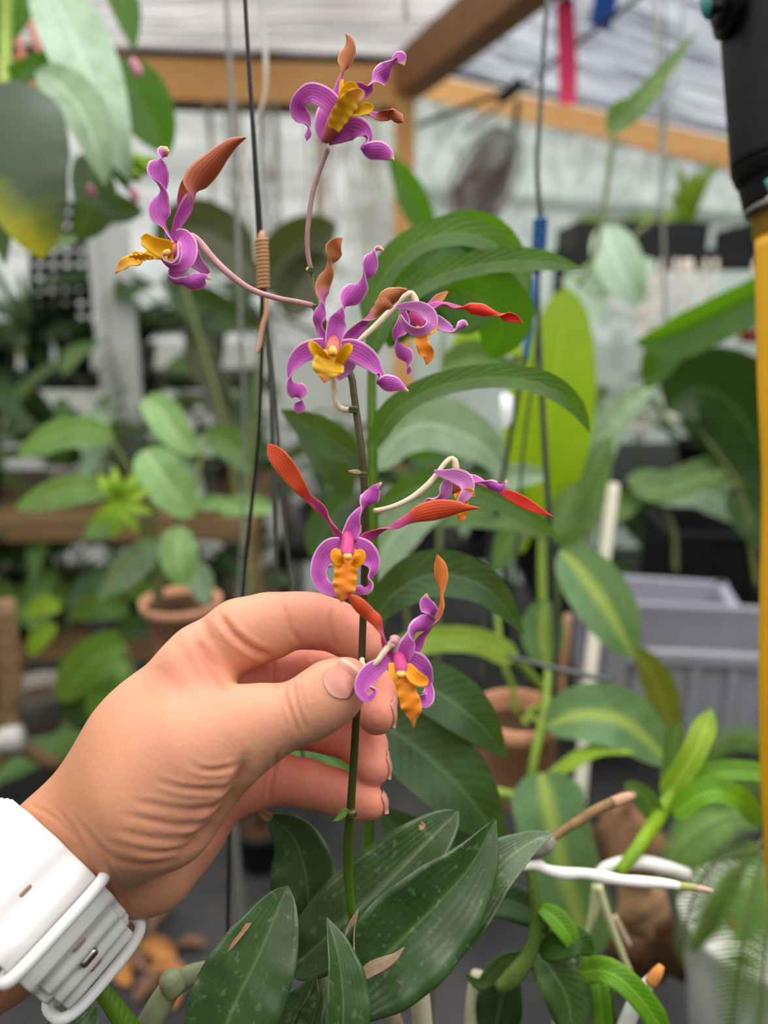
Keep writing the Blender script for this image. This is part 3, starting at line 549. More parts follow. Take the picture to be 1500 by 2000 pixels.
# light green plant at left
d = 1.02
pp = pplant('pale_leaved_plant', 'plant with long pale green leaves in a terracotta pot, left of the hand', 'plant', [
 ([(222,858,d),(175,842,d-.02),(120,846,d-.03),(76,868,d-.03),(38,892,d-.02)], 62, 'oval', 12, L_pale), ([(282,778,d),(310,800,d-.02),(345,850,d-.03),(386,888,d-.02)], 70, 'oval', 10, L_pale),
 ([(282,878,d-.04),(310,920,d-.06),(345,970,d-.06),(376,1010,d-.05)], 92, 'oval', 5, L_pale), ([(214,966,d-.05),(160,952,d-.07),(100,966,d-.07),(32,994,d-.06)], 62, 'oval', 15, L_pale),
 ([(352,1028,d-.05),(346,1070,d-.06),(352,1110,d-.06),(360,1146,d-.05)], 74, 'oval', 10, L_pale), ([(316,1060,d),(280,1080,d-.02),(230,1130,d-.02),(190,1172,d-.02)], 66, 'lance', 20, L_grey),
 ([(366,1090,d),(390,1140,d),(404,1186,d)], 56, 'lance', 10, L_grey), ([(250,1012,d),(210,1024,d),(164,1048,d)], 46, 'oval', 10, L_pale),
 ([(398,846,d+.1),(440,862,d+.1),(470,890,d+.1),(494,926,d+.1)], 66, 'oval', 10, L_mid), ([(380,990,d+.05),(420,982,d+.05),(470,990,d+.05)], 30, 'oval', 10, L_pale), ([(430,1000,d+.1),(480,986,d+.1),(540,996,d+.1)], 44, 'oval', 10, L_pale)],
 [([(306,1190,d,6),(296,1080,d,6),(268,960,d,6),(236,890,d,5),(214,856,d,4)], m_stalkd), ([(300,1140,d,6),(300,1000,d,6),(290,880,d,5)], m_stalkd), ([(306,1160,d,5),(330,1080,d,5),(352,1028,d-.04,4)], m_stalkd), ([(296,1060,d,5),(250,1000,d,5),(214,968,d-.05,4)], m_stalkd), ([(310,1170,d,5),(380,950,d+.05,4),(400,850,d+.1,4)], m_stalkd)])
pbz = vec(at(360, 1268, d+.06)); pot(pp, pbz, .052, .075, m_terra)
yb = pplant('star_leaved_shoot', 'small yellow-green star-shaped shoot beside the long pale leaves', 'plant',
 [([(232,980,d-.08),(232+70*math.cos(a)*.5,980+70*math.sin(a)*.5,d-.09),(232+70*math.cos(a),980+72*math.sin(a),d-.08)], 26, 'lance', 10, L_lime) for a in (-2.2,-1.7,-1.0,-.4,.3,1.0,1.7,2.5)])
# stake with cross foot, plastic cup, netted leaf
st = thing('wooden_stake', at(30,1480,1.35), 'round wooden stake with a crossed foot at the left edge', 'stake')
b = MB(); ptube(b, [(8,1172,1.33,21),(20,1320,1.35,22),(28,1468,1.37,22)], None, 14, 10); b.obj('post', m_bamboo, st)
b = MB(); ptube(b, [(-20,1500,1.36,15),(40,1440,1.37,15)], None, 10, 6); b.obj('foot', m_bamboo, st)
b = MB(); ptube(b, [(30,1440,1.36,15),(70,1475,1.38,15),(112,1492,1.40,13)], None, 10, 6); b.obj('foot', m_bamboo, st)
b = MB(); ptube(b, [(0,1448,1.34,24),(24,1444,1.34,27),(44,1440,1.34,24)], None, 12, 6); b.obj('tie', plain('tie_clear', (196,194,188), .35, var=.2), st)
cp = thing('plastic_cup', at(84,1400,1.4), 'clear plastic cup with bark on the floor beside the wooden stake', 'cup'); cb = vec(at(84,1420,1.4))
b = MB(); b.lathe(cb, [(0,0),(.034,0),(.045,.085),(.049,.088),(.044,.086),(.033,.006)], 20); b.obj('cup_wall', plain('cup_plastic', (176,170,158), .2, var=.15, trans=.4), cp)
b = MB(); b.lathe(cb, [(0,.01),(.034,.01),(.041,.062),(.02,.07),(0,.066)], 14); b.obj('bark', m_soil, cp)
d = 1.25
pplant('netted_leaf_plant', 'plant with rounded netted green leaves behind the wrist', 'plant', [
 ([(244,1258,d),(210,1268,d-.02),(170,1300,d-.03),(142,1340,d-.02),(132,1372,d)], 96, 'oval', 15, L_spot), ([(240,1290,d+.03),(230,1330,d),(196,1366,d),(176,1400,d)], 70, 'oval', 10, L_spot),
 ([(250,1200,d+.05),(210,1180,d+.04),(170,1190,d+.04),(140,1210,d+.05)], 60, 'oval', 10, L_mid), ([(270,1170,d+.05),(300,1180,d+.05),(340,1210,d+.05)], 50, 'oval', 0, L_spot),
 ([(330,1160,d+.08),(290,1150,d+.08),(240,1160,d+.08)], 46, 'oval', 20, L_mid), ([(320,1210,d+.06),(270,1220,d+.06),(220,1240,d+.06)], 50, 'oval', 10, L_dark),
 ([(360,1230,d+.1),(330,1200,d+.1),(300,1200,d+.1)], 50, 'oval', 10, L_mid), ([(120,1190,d+.1),(90,1180,d+.1),(50,1200,d+.1)], 40, 'oval', 10, L_lime), ([(110,1220,d+.1),(80,1240,d+.1),(60,1280,d+.1)], 40, 'oval', 10, L_lime)],
 [([(270,1440,d+.02,6),(262,1340,d,6),(246,1262,d,5)], m_stalkd)])
# dark big leaves behind the left flower
d = 1.7
dlp = pplant('dark_leaved_plant', 'dark brownish broad leaves standing behind the left flower', 'plant', [
 ([(300,470,d),(380,450,d),(450,490,d),(520,560,d)], 120, 'oval', 10, L_brown), ([(520,560,d),(560,500,d),(610,460,d),(660,440,d)], 110, 'oval', -10, L_brown), ([(560,620,d),(600,540,d),(650,500,d)], 90, 'oval', 0, L_brown),
 ([(330,560,d+.1),(400,600,d+.1),(500,640,d+.1)], 80, 'oval', 0, L_dark), ([(400,760,d+.1),(390,680,d+.1),(420,600,d+.1)], 60, 'lance', 0, L_brown), ([(470,840,d),(430,780,d),(420,700,d)], 56, 'lance', 10, L_brown), ([(520,900,d),(480,800,d),(500,720,d)], 50, 'lance', 10, L_dark)],
 [([(480,1010,d,8),(500,800,d,8),(520,600,d,7)], m_stalkd), ([(470,1000,d,6),(430,800,d,6),(360,560,d,5)], m_stalkd)])
floor_pot(dlp, at(480,1010,d))
wl_ = thing('white_pot', at(486,1190,1.6), 'square white pot standing behind the fingers at left of the stem', 'pot'); q = vec(at_z(488,1176,.42))
b = MB(); b.lathe(q, [(0,0),(.055,0),(.068,.134),(.075,.134),(.075,.146),(.066,.146),(.06,.11),(0,.11)], 4, 0, [[.7,.7,0],[-.7,.7,0],[0,0,1]]); b.obj('pot_wall', m_potw, wl_, False)
for k in range(6):
    a = k*1.05; b = MB(); leaf3(b, bez(q+[0,0,.11], (math.cos(a)*.6,math.sin(a)*.6,1), .18, .3), .045); b.obj('leaf', L_dark, wl_)
# strap-leaved plant just behind the spray
d = .38
sp = pplant('strap_leaved_orchid', 'tall green plant with arching strap leaves right behind the orchid spray', 'plant', [
 ([(728,640,d),(740,560,d),(790,492,d-.005),(870,458,d-.01),(950,468,d-.01),(1010,520,d),(1036,580,d)], 66, 'strap', 35, L_strap),
 ([(760,680,d+.03),(800,560,d+.02),(880,480,d+.03),(960,470,d+.04),(1030,520,d+.05)], 120, 'oval', 5, L_deep),
 ([(770,660,d+.05),(830,560,d+.04),(910,570,d+.04),(980,620,d+.04),(960,700,d+.05)], 180, 'oval', 10, L_deep),
 ([(724,700,d-.01),(760,610,d-.012),(840,548,d-.015),(940,517,d-.02),(1050,511,d-.02),(1140,526,d-.01)], 54, 'strap', 32, L_strap),
 ([(732,870,d-.03),(770,805,d-.035),(850,758,d-.04),(960,738,d-.04),(1060,752,d-.04),(1125,796,d-.03),(1152,846,d-.02)], 54, 'strap', 30, L_strap),
 ([(706,900,d+.02),(660,868,d+.02),(600,830,d+.02),(548,800,d+.02)], 72, 'lance', 10, L_dark), ([(690,960,d+.04),(640,900,d+.04),(580,850,d+.05)], 60, 'lance', 20, L_dark),
 ([(728,1000,d),(830,948,d-.01),(940,962,d-.015),(1040,1014,d-.01),(1098,1058,d)], 66, 'lance', 22, L_strap),
 ([(726,1220,d-.01),(770,1160,d-.015),(850,1122,d-.02),(950,1150,d-.02),(1024,1238,d-.01)], 96, 'lance', 15, L_dark), ([(730,1260,d+.02),(740,1190,d+.02),(790,1150,d+.02),(850,1150,d+.02)], 60, 'lance', 30, L_deep),
 ([(760,1330,d),(830,1340,d-.01),(920,1400,d-.015),(990,1478,d)], 112, 'lance', 18, L_dark),
 ([(720,1400,d),(800,1450,d-.01),(900,1540,d-.02),(990,1660,d-.01)], 150, 'lance', 12, L_dark), ([(760,1420,d+.04),(820,1440,d+.03),(900,1520,d+.03)], 80, 'lance', 10, L_mid),
 ([(560,1440,d+.06),(620,1470,d+.06),(690,1520,d+.06),(740,1580,d+.06)], 80, 'lance', 10, L_mid), ([(740,1580,d),(800,1640,d),(900,1660,d),(980,1640,d)], 90, 'lance', 20, L_dark)],
 [([(700,2100,.42,12),(722,1600,.40,12),(726,1260,d+.01,12),(728,1000,d,11),(726,760,d,9),(728,620,d,7)], leafmat('stalk_green2', (92,128,30), (66,100,20), rough=.4))])
d = .62
pplant('grey_leaved_plant', 'grey-green broad leaves behind the middle of the spray', 'plant', [
 ([(730,920,d),(780,850,d),(850,830,d),(940,870,d),(990,930,d)], 110, 'oval', 15, L_grey), ([(730,1130,d),(760,1060,d),(810,1010,d),(880,990,d)], 96, 'oval', 10, L_grey), ([(820,1020,d),(900,1000,d),(990,1010,d),(1060,1050,d)], 70, 'lance', 15, L_mid),
 ([(620,1100,d),(640,1020,d),(700,960,d)], 70, 'oval', 10, L_dark), ([(860,720,d),(930,700,d),(1000,720,d)], 70, 'oval', 20, L_mid), ([(880,680,d+.1),(960,660,d+.1),(1020,690,d+.1)], 70, 'oval', 10, L_lime), ([(800,900,d+.1),(880,880,d+.1),(960,860,d+.1)], 70, 'oval', 10, L_deep), ([(960,960,d+.1),(1010,930,d+.1),(1070,930,d+.1)], 50, 'oval', 10, L_grey)],
 [([(800,1250,d+.05,6),(780,1100,d+.05,6),(760,960,d+.03,5)], m_stalkd)])
# tall translucent leaf and its neighbours on the right
d = 1.0
pplant('upright_leaf_plant', 'tall upright yellow-green translucent leaf right of the blue-bound wire', 'plant', [
 ([(1060,1030,d),(1062,900,d-.01),(1080,760,d-.02),(1100,640,d-.02),(1104,560,d-.01)], 170, 'oval', 0, L_trans), ([(1076,1010,d+.05),(1100,860,d+.04),(1128,740,d+.04),(1150,620,d+.04)], 100, 'lance', 20, L_trans),
 ([(1100,1080,d),(1130,980,d-.01),(1170,900,d-.01),(1190,850,d)], 90, 'lance', 10, L_mid), ([(1130,1100,d+.1),(1160,900,d+.1),(1220,800,d+.1),(1290,740,d+.1)], 80, 'oval', 20, L_grey), ([(1020,1080,d),(1010,980,d),(1000,900,d)], 60, 'lance', 20, L_trans)],
 [([(1060,1180,d,8),(1058,1080,d,8),(1060,1010,d,7)], m_stalk)])
d = .95
pplant('arching_leaf_plant', 'bright green folded leaf arching in from the right edge beside the yellow hose', 'plant', [
 ([(1560,520,d),(1480,570,d-.01),(1400,610,d-.02),(1310,650,d-.02),(1240,668,d-.02)], 96, 'strap', 25, L_deep, .3), ([(1330,650,d+.02),(1290,700,d+.02),(1262,760,d+.02)], 70, 'oval', 0, L_deep)], [([(1560,520,d,6),(1600,700,d,6),(1620,900,d,6)], m_stalk)])
d = 1.25
pplant('dark_round_leaf_plant', 'big dark green rounded leaf at the right beside the yellow hose', 'plant', [
 ([(1300,800,d),(1360,760,d-.01),(1430,790,d-.01),(1490,890,d),(1510,960,d)], 190, 'oval', -5, L_vdark), ([(1420,960,d),(1470,1010,d),(1520,1080,d)], 90, 'oval', 20, L_dark)], [([(1480,1150,d,6),(1440,950,d,6),(1330,800,d,5)], m_stalkd)])
d = 1.3
pplant('wide_leaf_plant', 'broad grey-green leaf lying over the pots at right below the white blooms', 'plant', [
 ([(1230,930,d),(1290,960,d-.02),(1380,930,d-.03),(1440,930,d-.03),(1500,1010,d)], 80, 'strap', 40, L_mid), ([(1290,980,d+.05),(1360,960,d+.05),(1440,990,d+.05),(1490,1050,d+.05)], 90, 'oval', 20, L_grey), ([(1130,980,d),(1200,990,d),(1270,960,d)], 70, 'lance', 20, L_mid)], [([(1320,1120,d,6),(1310,1020,d,6),(1240,940,d,5)], m_stalkd)])
# white blooms
m_wf = plain('bloom_white', (240, 240, 224), .5, var=.05, trans=.3)
wfl = thing('white_bloom', at(1280,905,2.4), 'cluster of white blooms among the pots at right', 'flowers')
for x, y, r in ((1250,822,30),(1305,800,34),(1236,800,24)):
    for k in range(6):
        a = k*1.047+.3; b = MB(); leaf(b, [(x,y,2.4),(x+r*.5*math.cos(a),y+r*.5*math.sin(a),2.38),(x+r*math.cos(a),y+r*math.sin(a),2.39)], r*1.0, 'oval', 0, .1, 8, 5); b.obj('petal', m_wf, wfl)
    b = MB(); ptube(b, [(x,y,2.40,3),(x+4,y+50,2.42,3),(x+8,912,2.44,3)], None, 6, 8); b.obj('stalk', m_stalkd, wfl)
# stake, bins
b = MB(); ptube(b, [(1198,946,1.05,12),(1186,1060,1.03,12),(1164,1200,1.0,13),(1148,1376,.97,13),(1120,1700,.92,13),(1100,1960,.89,13),(1010,2900,.80,14)], None, 10, 12); tag(b.obj('plant_stake', plain('stake_pale', (206,200,182), .6, var=.15)), 'pale plastic plant stake leaning behind the striped leaves at right', 'stake')
def crate(label, px_, py_, Y, sx, sy, sz, mat, rz=0, name='plastic_crate', slots=True):
    c = vec(at_y(px_, py_, Y)); t = thing(name, c, label, 'crate'); ca, sa = math.cos(rz), math.sin(rz); ax = [[ca, sa, 0], [-sa, ca, 0], [0, 0, 1]]; A = np.array(ax); b = MB()
    b.box(c+[0, 0, .006], (sx, sy, .012), ax)
    for s in (-1, 1):
        b.box(c+A[0]*s*(sx-.01)/2+[0, 0, sz/2], (.01, sy, sz), ax); b.box(c+A[1]*s*(sy-.01)/2+[0, 0, sz/2], (sx, .01, sz), ax)
    b.obj('crate_shell', mat, t, False); b = MB()
    for s in (-1, 1): b.box(c+A[0]*s*sx/2+[0, 0, sz], (.022, sy+.03, .02), ax); b.box(c+A[1]*s*sy/2+[0, 0, sz], (sx+.03, .022, .02), ax)
    b.obj('rim', mat, t, False)
    for k in range(5): b = MB(); b.box(c-A[1]*(sy/2+.004)+A[0]*((k-2)*sx/5.5)+[0, 0, sz*.48], (.014, .012, sz*.86), ax); b.obj('rib', mat, t, False)
    return t
crate('large grey plastic crate on the floor at right behind the bright strap leaves', 1376, 1400, 1.30, .34, .22, .17, m_crate, -.12)
crate('lilac-grey plastic crate behind the large grey one at right', 1262, 1330, 1.60, .32, .22, .20, plain('crate_lilac', (168,164,180), .5, var=.1), -.2)
crate('black plastic crate in the shade under the right rack', 1420, 1180, 1.9, .40, .26, .22, m_black, -.1)
crate('second black crate behind the terracotta pot, right of the striped leaves', 1190, 1390, 2.1, .36, .26, .22, m_black, .1)
b = MB(); c = vec(at_y(1462, 668, 2.3)); b.lathe(c, [(0,0),(.034,0),(.046,.075),(.050,.075),(.050,.088),(.044,.088),(.04,.06),(0,.06)], 18); tag(b.obj('orange_pot', plain('orange_plastic', (246,96,40), .4, var=.1, trans=.2)), 'small bright orange plastic pot at the right edge beside the hose', 'pot')
# vine with pointed leaf, upper right
d = 1.0
pplant('pointed_leaf_vine', 'thin hanging vine with one pointed green leaf below the sloping timber, upper right', 'plant', [
 ([(1196,268,d),(1206,240,d),(1236,214,d),(1276,170,d),(1320,110,d),(1366,58,d)], 50, 'heart', 10, L_mid), ([(1190,250,d+.01),(1214,222,d+.01),(1250,206,d+.01)], 50, 'oval', 0, L_deep)],
 [([(1200,262,d,6),(1190,330,d,5),(1180,400,d,5),(1160,500,d,5),(1130,560,d,4)], m_stalkd)])
d = 1.5
pplant('pale_ragged_plant', 'pale grey-green ragged leaves hanging before the black tray at right', 'plant', [
 ([(1180,440,d),(1200,500,d-.02),(1230,560,d-.02),(1258,590,d)], 90, 'oval', 10, leafmat('leaf_milky', (190,212,190), (160,190,164), trans=.4)), ([(1140,520,d),(1170,540,d),(1220,540,d),(1280,510,d)], 80, 'oval', 20, MATS['leaf_milky']), ([(1100,540,d),(1150,580,d),(1170,640,d)], 60, 'lance', 10, MATS['leaf_milky'])], [([(1290,420,d,5),(1230,470,d,5),(1180,540,d,4)], m_stalkd), ([(1298,-80,1.28,2),(1296,200,1.38,2),(1290,425,d,2)], m_greym)])
d = .9
pplant('dark_blade_leaf', 'single dark green blade leaf rising behind the topmost strap leaves', 'plant', [([(850,470,d),(820,410,d),(790,350,d),(756,296,d)], 62, 'lance', 20, L_deep)], [([(850,470,d,5),(860,520,d,5),(868,560,d,5)], m_stalkd)])
floor_pot(bpy.data.objects['dark_blade_leaf'], at(868,560,d), cane=.003)
# terracotta pot with striped leaves, hung in the blue-bound wires
d = .71; pc0 = vec(at(1004, 1546, d))
tp = thing('terracotta_pot', pc0, 'pale terracotta pot with striped pale green leaves hanging right of the hand', 'potted plant')
b = MB(); R_ = .0365; Hp = .084; b.lathe(pc0, [(0,0),(R_*.80,0),(R_*.86,.003),(R_*.98,Hp*.8),(R_*1.04,Hp*.81),(R_*1.09,Hp*.84),(R_*1.10,Hp),(R_*1.02,Hp),(R_*.98,Hp*.84),(R_*.92,Hp*.74),(0,Hp*.76)], 32); b.obj('pot', m_terra, tp)
b = MB(); b.lathe(pc0, [(0,Hp*.80),(R_*.5,Hp*.83),(R_*.97,Hp*.78)], 20); b.obj('soil', m_soil, tp)
d = .66
for pts, w, k, r, m in (
 ([(1094,1074,d),(1130,1110,d-.01),(1180,1180,d-.02),(1214,1240,d-.02),(1236,1284,d-.01)], 116, 'oval', 10, L_var), ([(1066,1170,d+.02),(1060,1220,d+.02),(1062,1270,d+.02),(1068,1306,d+.02)], 84, 'oval', 0, L_var),
 ([(1066,1420,d-.02),(1130,1396,d-.03),(1220,1410,d-.03),(1310,1492,d-.02)], 120, 'oval', 12, L_var), ([(1064,1520,d-.04),(1110,1500,d-.05),(1170,1470,d-.05),(1240,1470,d-.04)], 60, 'oval', 60, L_lime),
 ([(1058,1510,d-.06),(1076,1600,d-.07),(1100,1700,d-.07),(1130,1800,d-.06),(1150,1880,d-.05)], 140, 'strap', 5, L_var), ([(1006,1286,d),(940,1252,d-.01),(860,1246,d-.02),(790,1262,d-.02),(740,1290,d-.02)], 52, 'strap', 15, leafmat('leaf_yellow_green', (176,200,96), (150,180,70), trans=.4)),
 ([(1240,1260,d+.15),(1280,1330,d+.15),(1310,1420,d+.15),(1320,1480,d+.15)], 66, 'lance', 15, L_olive), ([(960,1120,d+.1),(1000,1050,d+.1),(1050,1010,d+.1)], 60, 'lance', 10, L_mid), ([(1060,1060,d+.1),(1100,1000,d+.1),(1130,940,d+.1)], 60, 'lance', 20, L_mid)):
    b = MB(); leaf(b, pts, w, k, r, .1, 20, 9, cup=.04); b.obj('leaf', m, tp)
for pts in ([(1028,1390,.71,7),(1060,1380,.70,8),(1062,1350,.69,8),(1030,1310,.68,8),(1004,1286,.66,7)], [(1024,1400,.70,7),(1050,1480,.68,9),(1060,1420,.68,9),(1076,1330,.68,7),(1094,1080,.66,5)], [(1010,1400,.71,6),(1000,1340,.71,6),(980,1280,.71,6),(964,1120,.74,5)], [(1036,1540,.64,9),(1046,1470,.64,9),(1066,1380,.65,9),(1070,1300,.67,6)], [(910,1534,.62,12),(960,1546,.62,11),(1010,1556,.62,10)], [(1030,1396,.7,6),(1052,1410,.68,6),(1070,1424,.64,6)]):
    b = MB(); ptube(b, pts, None, 8, 24); b.obj('stalk', m_stalk, tp)
b = MB(); ptube(b, [(1090,1440,.70,10),(1096,1340,.70,11),(1104,1250,.71,11),(1110,1200,.72,8)], None, 8, 14); b.obj('dry_cane', plain('cane_brown', (150,110,84), .7, var=.3), tp)
b = MB(); ptube(b, [(990,1280,.62,5),(1060,1300,.61,5),(1130,1316,.60,6),(1200,1330,.6,4)], None, 6, 14); b.obj('wire', m_greym, tp)
# bright strap plant, lower right
d = .46
kp = pplant('bright_strap_plant', 'bright green young strap-leaved shoot at the lower right', 'plant', [
 ([(1300,1560,d),(1340,1500,d-.01),(1368,1446,d-.01),(1390,1384,d)], 48, 'strap', 15, L_lime), ([(1310,1540,d+.01),(1316,1490,d+.01),(1320,1440,d+.01),(1326,1404,d+.01)], 44, 'strap', 30, L_mid), ([(1310,1560,d),(1380,1516,d-.01),(1450,1508,d-.01),(1540,1524,d)], 46, 'strap', 35, leafmat('leaf_bright', (120,172,40), (88,140,26), trans=.4)),
 ([(1316,1590,d-.02),(1380,1548,d-.03),(1440,1560,d-.03),(1486,1614,d-.02)], 50, 'strap', 25, MATS['leaf_bright']), ([(1286,1612,d-.01),(1268,1570,d-.01),(1244,1544,d-.01),(1220,1530,d)], 46, 'oval', 10, L_mid)],
 [([(1208,1706,d-.04,12),(1250,1650,d-.03,14),(1290,1590,d-.01,16),(1322,1536,d,14),(1352,1486,d,9)], leafmat('stalk_lime', (146,178,30), (110,150,20), rough=.4, trans=.2))])
m_wroot = plain('root_white', (240, 236, 230), .6, var=.12, scale=120, bstr=.4)
m_rtip = plain('root_tip', (206, 170, 150), .6, var=.2)
for pts, mt in (([(1168,1706,d-.03,9),(1190,1694,d-.03,13),(1240,1684,d-.03,14),(1290,1692,d-.03,14),(1342,1708,d-.02,13)], m_wroot), ([(1168,1730,d-.05,9),(1184,1780,d-.05,8),(1206,1840,d-.05,7),(1232,1904,d-.05,6)], plain('root_greenish', (196,196,150), .6, var=.2)), ([(1166,1730,d-.04,10),(1160,1780,d-.04,9),(1146,1826,d-.04,4)], MATS['root_greenish']), ([(1200,1790,d-.02,6),(1216,1820,d-.02,5),(1230,1846,d-.02,3)], m_root)):
    b = MB(); ptube(b, pts, None, 10, 20); b.obj('root', mt, kp)
# ferns and white pot, lower right
d = .54
fp = thing('fern_pot', at(1450,2000,.68), 'white plastic pot with arching fern fronds at the lower right corner', 'potted fern'); fb = vec(at(1456, 2040, .70))
b = MB(); R_ = .066; b.lathe(fb, [(0,0),(R_*.6,0),(R_*.75,.01),(R_*.95,.09),(R_*1.05,.13),(R_*1.08,.138),(R_*1.0,.138),(R_*.92,.11),(0,.115)], 28); b.obj('pot', m_potw, fp)
m_redm = plain('print_red', (196,60,60), .5, var=.15); m_redd = plain('print_dark_red', (150,76,60), .5, var=.15); m_dg = plain('print_grey', (96,100,106), .5, var=.15)
def patch(x0, y0, x1, y1, dd, mat, name): b = MB(); leaf(b, [((x0+x1)/2, y0, dd), ((x0+x1)/2, (y0+y1)/2, dd-.001), ((x0+x1)/2, y1, dd)], x1-x0, 'strap', 0, 0, 6, 5, .0006); b.obj(name, mat, fp)
patch(1418,1776,1440,1820,.640,m_redm,'print_mark'); patch(1393,1868,1410,1912,.640,m_redd,'print_mark'); patch(1478,1922,1504,1950,.640,m_dg,'print_mark')
for pts, w in (([(1500,1660,d),(1440,1668,d-.02),(1380,1700,d-.03),(1346,1780,d-.03),(1330,1870,d-.02),(1346,1880,d-.02)], 60), ([(1490,1640,d+.02),(1440,1700,d),(1400,1780,d-.01),(1350,1860,d-.01)], 92), ([(1500,1640,d),(1470,1740,d-.02),(1448,1860,d-.03),(1424,2040,d-.02)], 104), ([(1500,1600,d+.08),(1420,1600,d+.06),(1340,1650,d+.05),(1290,1740,d+.05)], 90),
   ([(1520,1540,d+.1),(1440,1520,d+.1),(1370,1560,d+.1),(1310,1640,d+.1)], 96), ([(1520,1700,d+.04),(1500,1800,d+.02),(1490,1920,d+.02),(1480,2040,d+.02)], 80), ([(1530,1480,d+.14),(1450,1440,d+.14),(1380,1470,d+.14),(1330,1540,d+.14)], 84), ([(1540,1600,d+.16),(1450,1580,d+.14),(1370,1640,d+.13),(1320,1760,d+.13)], 110), ([(1540,1700,d+.16),(1480,1740,d+.14),(1440,1840,d+.13)], 90)):
    C, R = pxline(pts, 24); frond(fp, C, w*d/FPX*.60, L_fern, 'frond', 40, .13)
# cork and bark pieces under the roots
def chunk(name, label, px_, py_, dd, s, mat, seed):
    rs = np.random.RandomState(seed); c = vec(at(px_, py_, dd)); th = np.linspace(0, 6.283, 14, endpoint=False); ph = np.linspace(-1.5, 1.5, 8); G = []
    rr = 1+.25*rs.randn(8, 14)
    for i, p in enumerate(ph): G.append([c+np.array([s[0]*math.cos(p)*math.cos(t), s[1]*math.cos(p)*math.sin(t), s[2]*math.sin(p)])*max(.5, rr[i, j]) for j, t in enumerate(th)])
    b = MB(); b.grid(np.array(G), None, True); return tag(b.obj(name, mat), label, 'bark')
chunk('cork_slab', 'brown curled cork slab behind the white roots at lower right', 1226, 1640, .66, (.026, .03, .03), plain('cork_brown', (150,112,86), .9, .1, var=.5, scale=40, bstr=.8, bdist=.006), 3)
chunk('cork_slab', 'tan cork chunk hanging under the white roots at lower right', 1250, 1760, .66, (.02, .02, .024), plain('cork_tan', (196,154,116), .9, .1, var=.3, scale=40, bstr=.8, bdist=.004), 5)
chunk('cork_slab', 'dark bark lump below the tan cork chunk, lower right', 1260, 1850, .72, (.03, .03, .03), m_cork, 8)
# dead leaves lying on the weed mat
m_dl = leafmat('dead_leaf_orange', (206,140,70), (160,100,56), trans=.2); m_dl2 = leafmat('dead_leaf_brown', (130,92,70), (96,66,52), trans=.1)
ORD2 = ORD+['eleventh', 'twelfth', 'thirteenth', 'fourteenth']
for i, (x, y, w, mt) in enumerate(sorted(((306,1860,46,m_dl),(262,1876,44,m_dl2),(330,1900,40,m_dl),(370,1850,34,m_dl2),(240,1900,40,m_dl),(300,1925,44,m_dl2),(220,1830,36,m_dl2),(350,1935,40,m_dl),(70,1455,40,m_dl2),(30,1470,40,m_dl2),(110,1500,36,m_dl2),(20,1510,30,m_dl),(260,1790,50,m_dl2),(310,1800,40,m_dl2)), key=lambda q: q[0])):
    c = vec(at_z(x, y, .008)); a = i*1.7; L = w*2.0/FPX*1.7; dv = np.array([math.cos(a), math.sin(a), 0]); t = np.linspace(-.5, .5, 9)[:, None]; C = c+dv*L*t+np.array([0, 0, .02])*(.6-np.abs(t)*1.1+.1*np.sin(t*9))
    b = MB(); leaf3(b, C, L*.42, 'lance', .25, 5, RNG.uniform(-20, 20), .1); o = b.obj('dead_leaf', mt)
    tag(o, 'dry %s fallen leaf on the dark weed mat, %s from the left' % ('orange' if mt is m_dl else 'brown', ORD2[i]), 'leaf', 'fallen leaves on the weed mat')
# ---- hose at the right edge
hs = thing('garden_hose', at(1500,700,.42), 'black hose coupling with yellow hose hanging down the right edge', 'hose'); d = .42
m_hb = plain('hose_black', (10,10,11), .5, .25, var=.35, scale=70, bstr=.3); m_teal = plain('teal_rubber', (60,128,124), .5, var=.15); m_yel = plain('hose_yellow', (222,164,22), .4, var=.12, scale=14, trans=.12)
b = MB(); ptube(b, [(1484,-80,d,78),(1488,40,d,76),(1496,180,d,74),(1506,330,d,73)], None, 24, 20); b.obj('coupling', m_hb, hs)
b = MB(); ptube(b, [(1480,6,d-.004,44),(1430,8,d-.004,44),(1412,8,d-.004,44),(1404,8,d-.004,42)], None, 20, 8); b.obj('side_port', m_hb, hs)
b = MB(); ptube(b, [(1394,-60,d-.006,10),(1398,0,d-.016,12),(1400,24,d-.016,12)], None, 10, 8); b.obj('port_lip', m_hb, hs)
b = MB(); P = [at(1384+18*math.cos(a), 6+34*math.sin(a), d-.012) for a in np.linspace(0, 6.283, 24, endpoint=False)]; cq = at(1388, 6, d-.020); b.add([cq]+P, [(0, i+1, (i+1) % 24+1) for i in range(24)]); b.obj('port_gasket', m_teal, hs)
b = MB(); ptube(b, [(1424,10,d-.006,60),(1416,10,d-.006,60)], None, 20, 4); b.obj('port_ring', m_hb, hs)
b = MB(); ptube(b, [(1506,322,d,74),(1508,336,d,70),(1512,350,d,66),(1516,396,d,60),(1518,402,d,54)], None, 24, 12); b.obj('collar', m_hb, hs)
b = MB(); ptube(b, [(1500,352,d-.022,8),(1512,372,d-.024,10)], None, 8, 6); b.obj('teal_mark', m_teal, hs)
b = MB(); ptube(b, [(1519,398,d,62),(1520,412,d,61)], None, 24, 4); b.obj('washer', plain('washer_grey', (150,146,140), .4, metal=.6), hs)
for k in range(6):
    b = MB(); y = 420+k*8; ptube(b, [(1521,y-3,d,44),(1521,y,d,48),(1521,y+3,d,44)], None, 20, 5); b.obj('thread', plain('thread_brass', (176,140,60), .35, metal=.6, var=.2), hs)
b = MB(); ptube(b, [(1521,460,d,43),(1522,600,d,42),(1526,760,d,42),(1534,940,d,42),(1530,1150,d,42),(1528,1330,d,42),(1533,1560,d,42),(1546,1760,d,42),(1580,2100,d,42)], None, 24, 60); b.obj('hose', m_yel, hs)
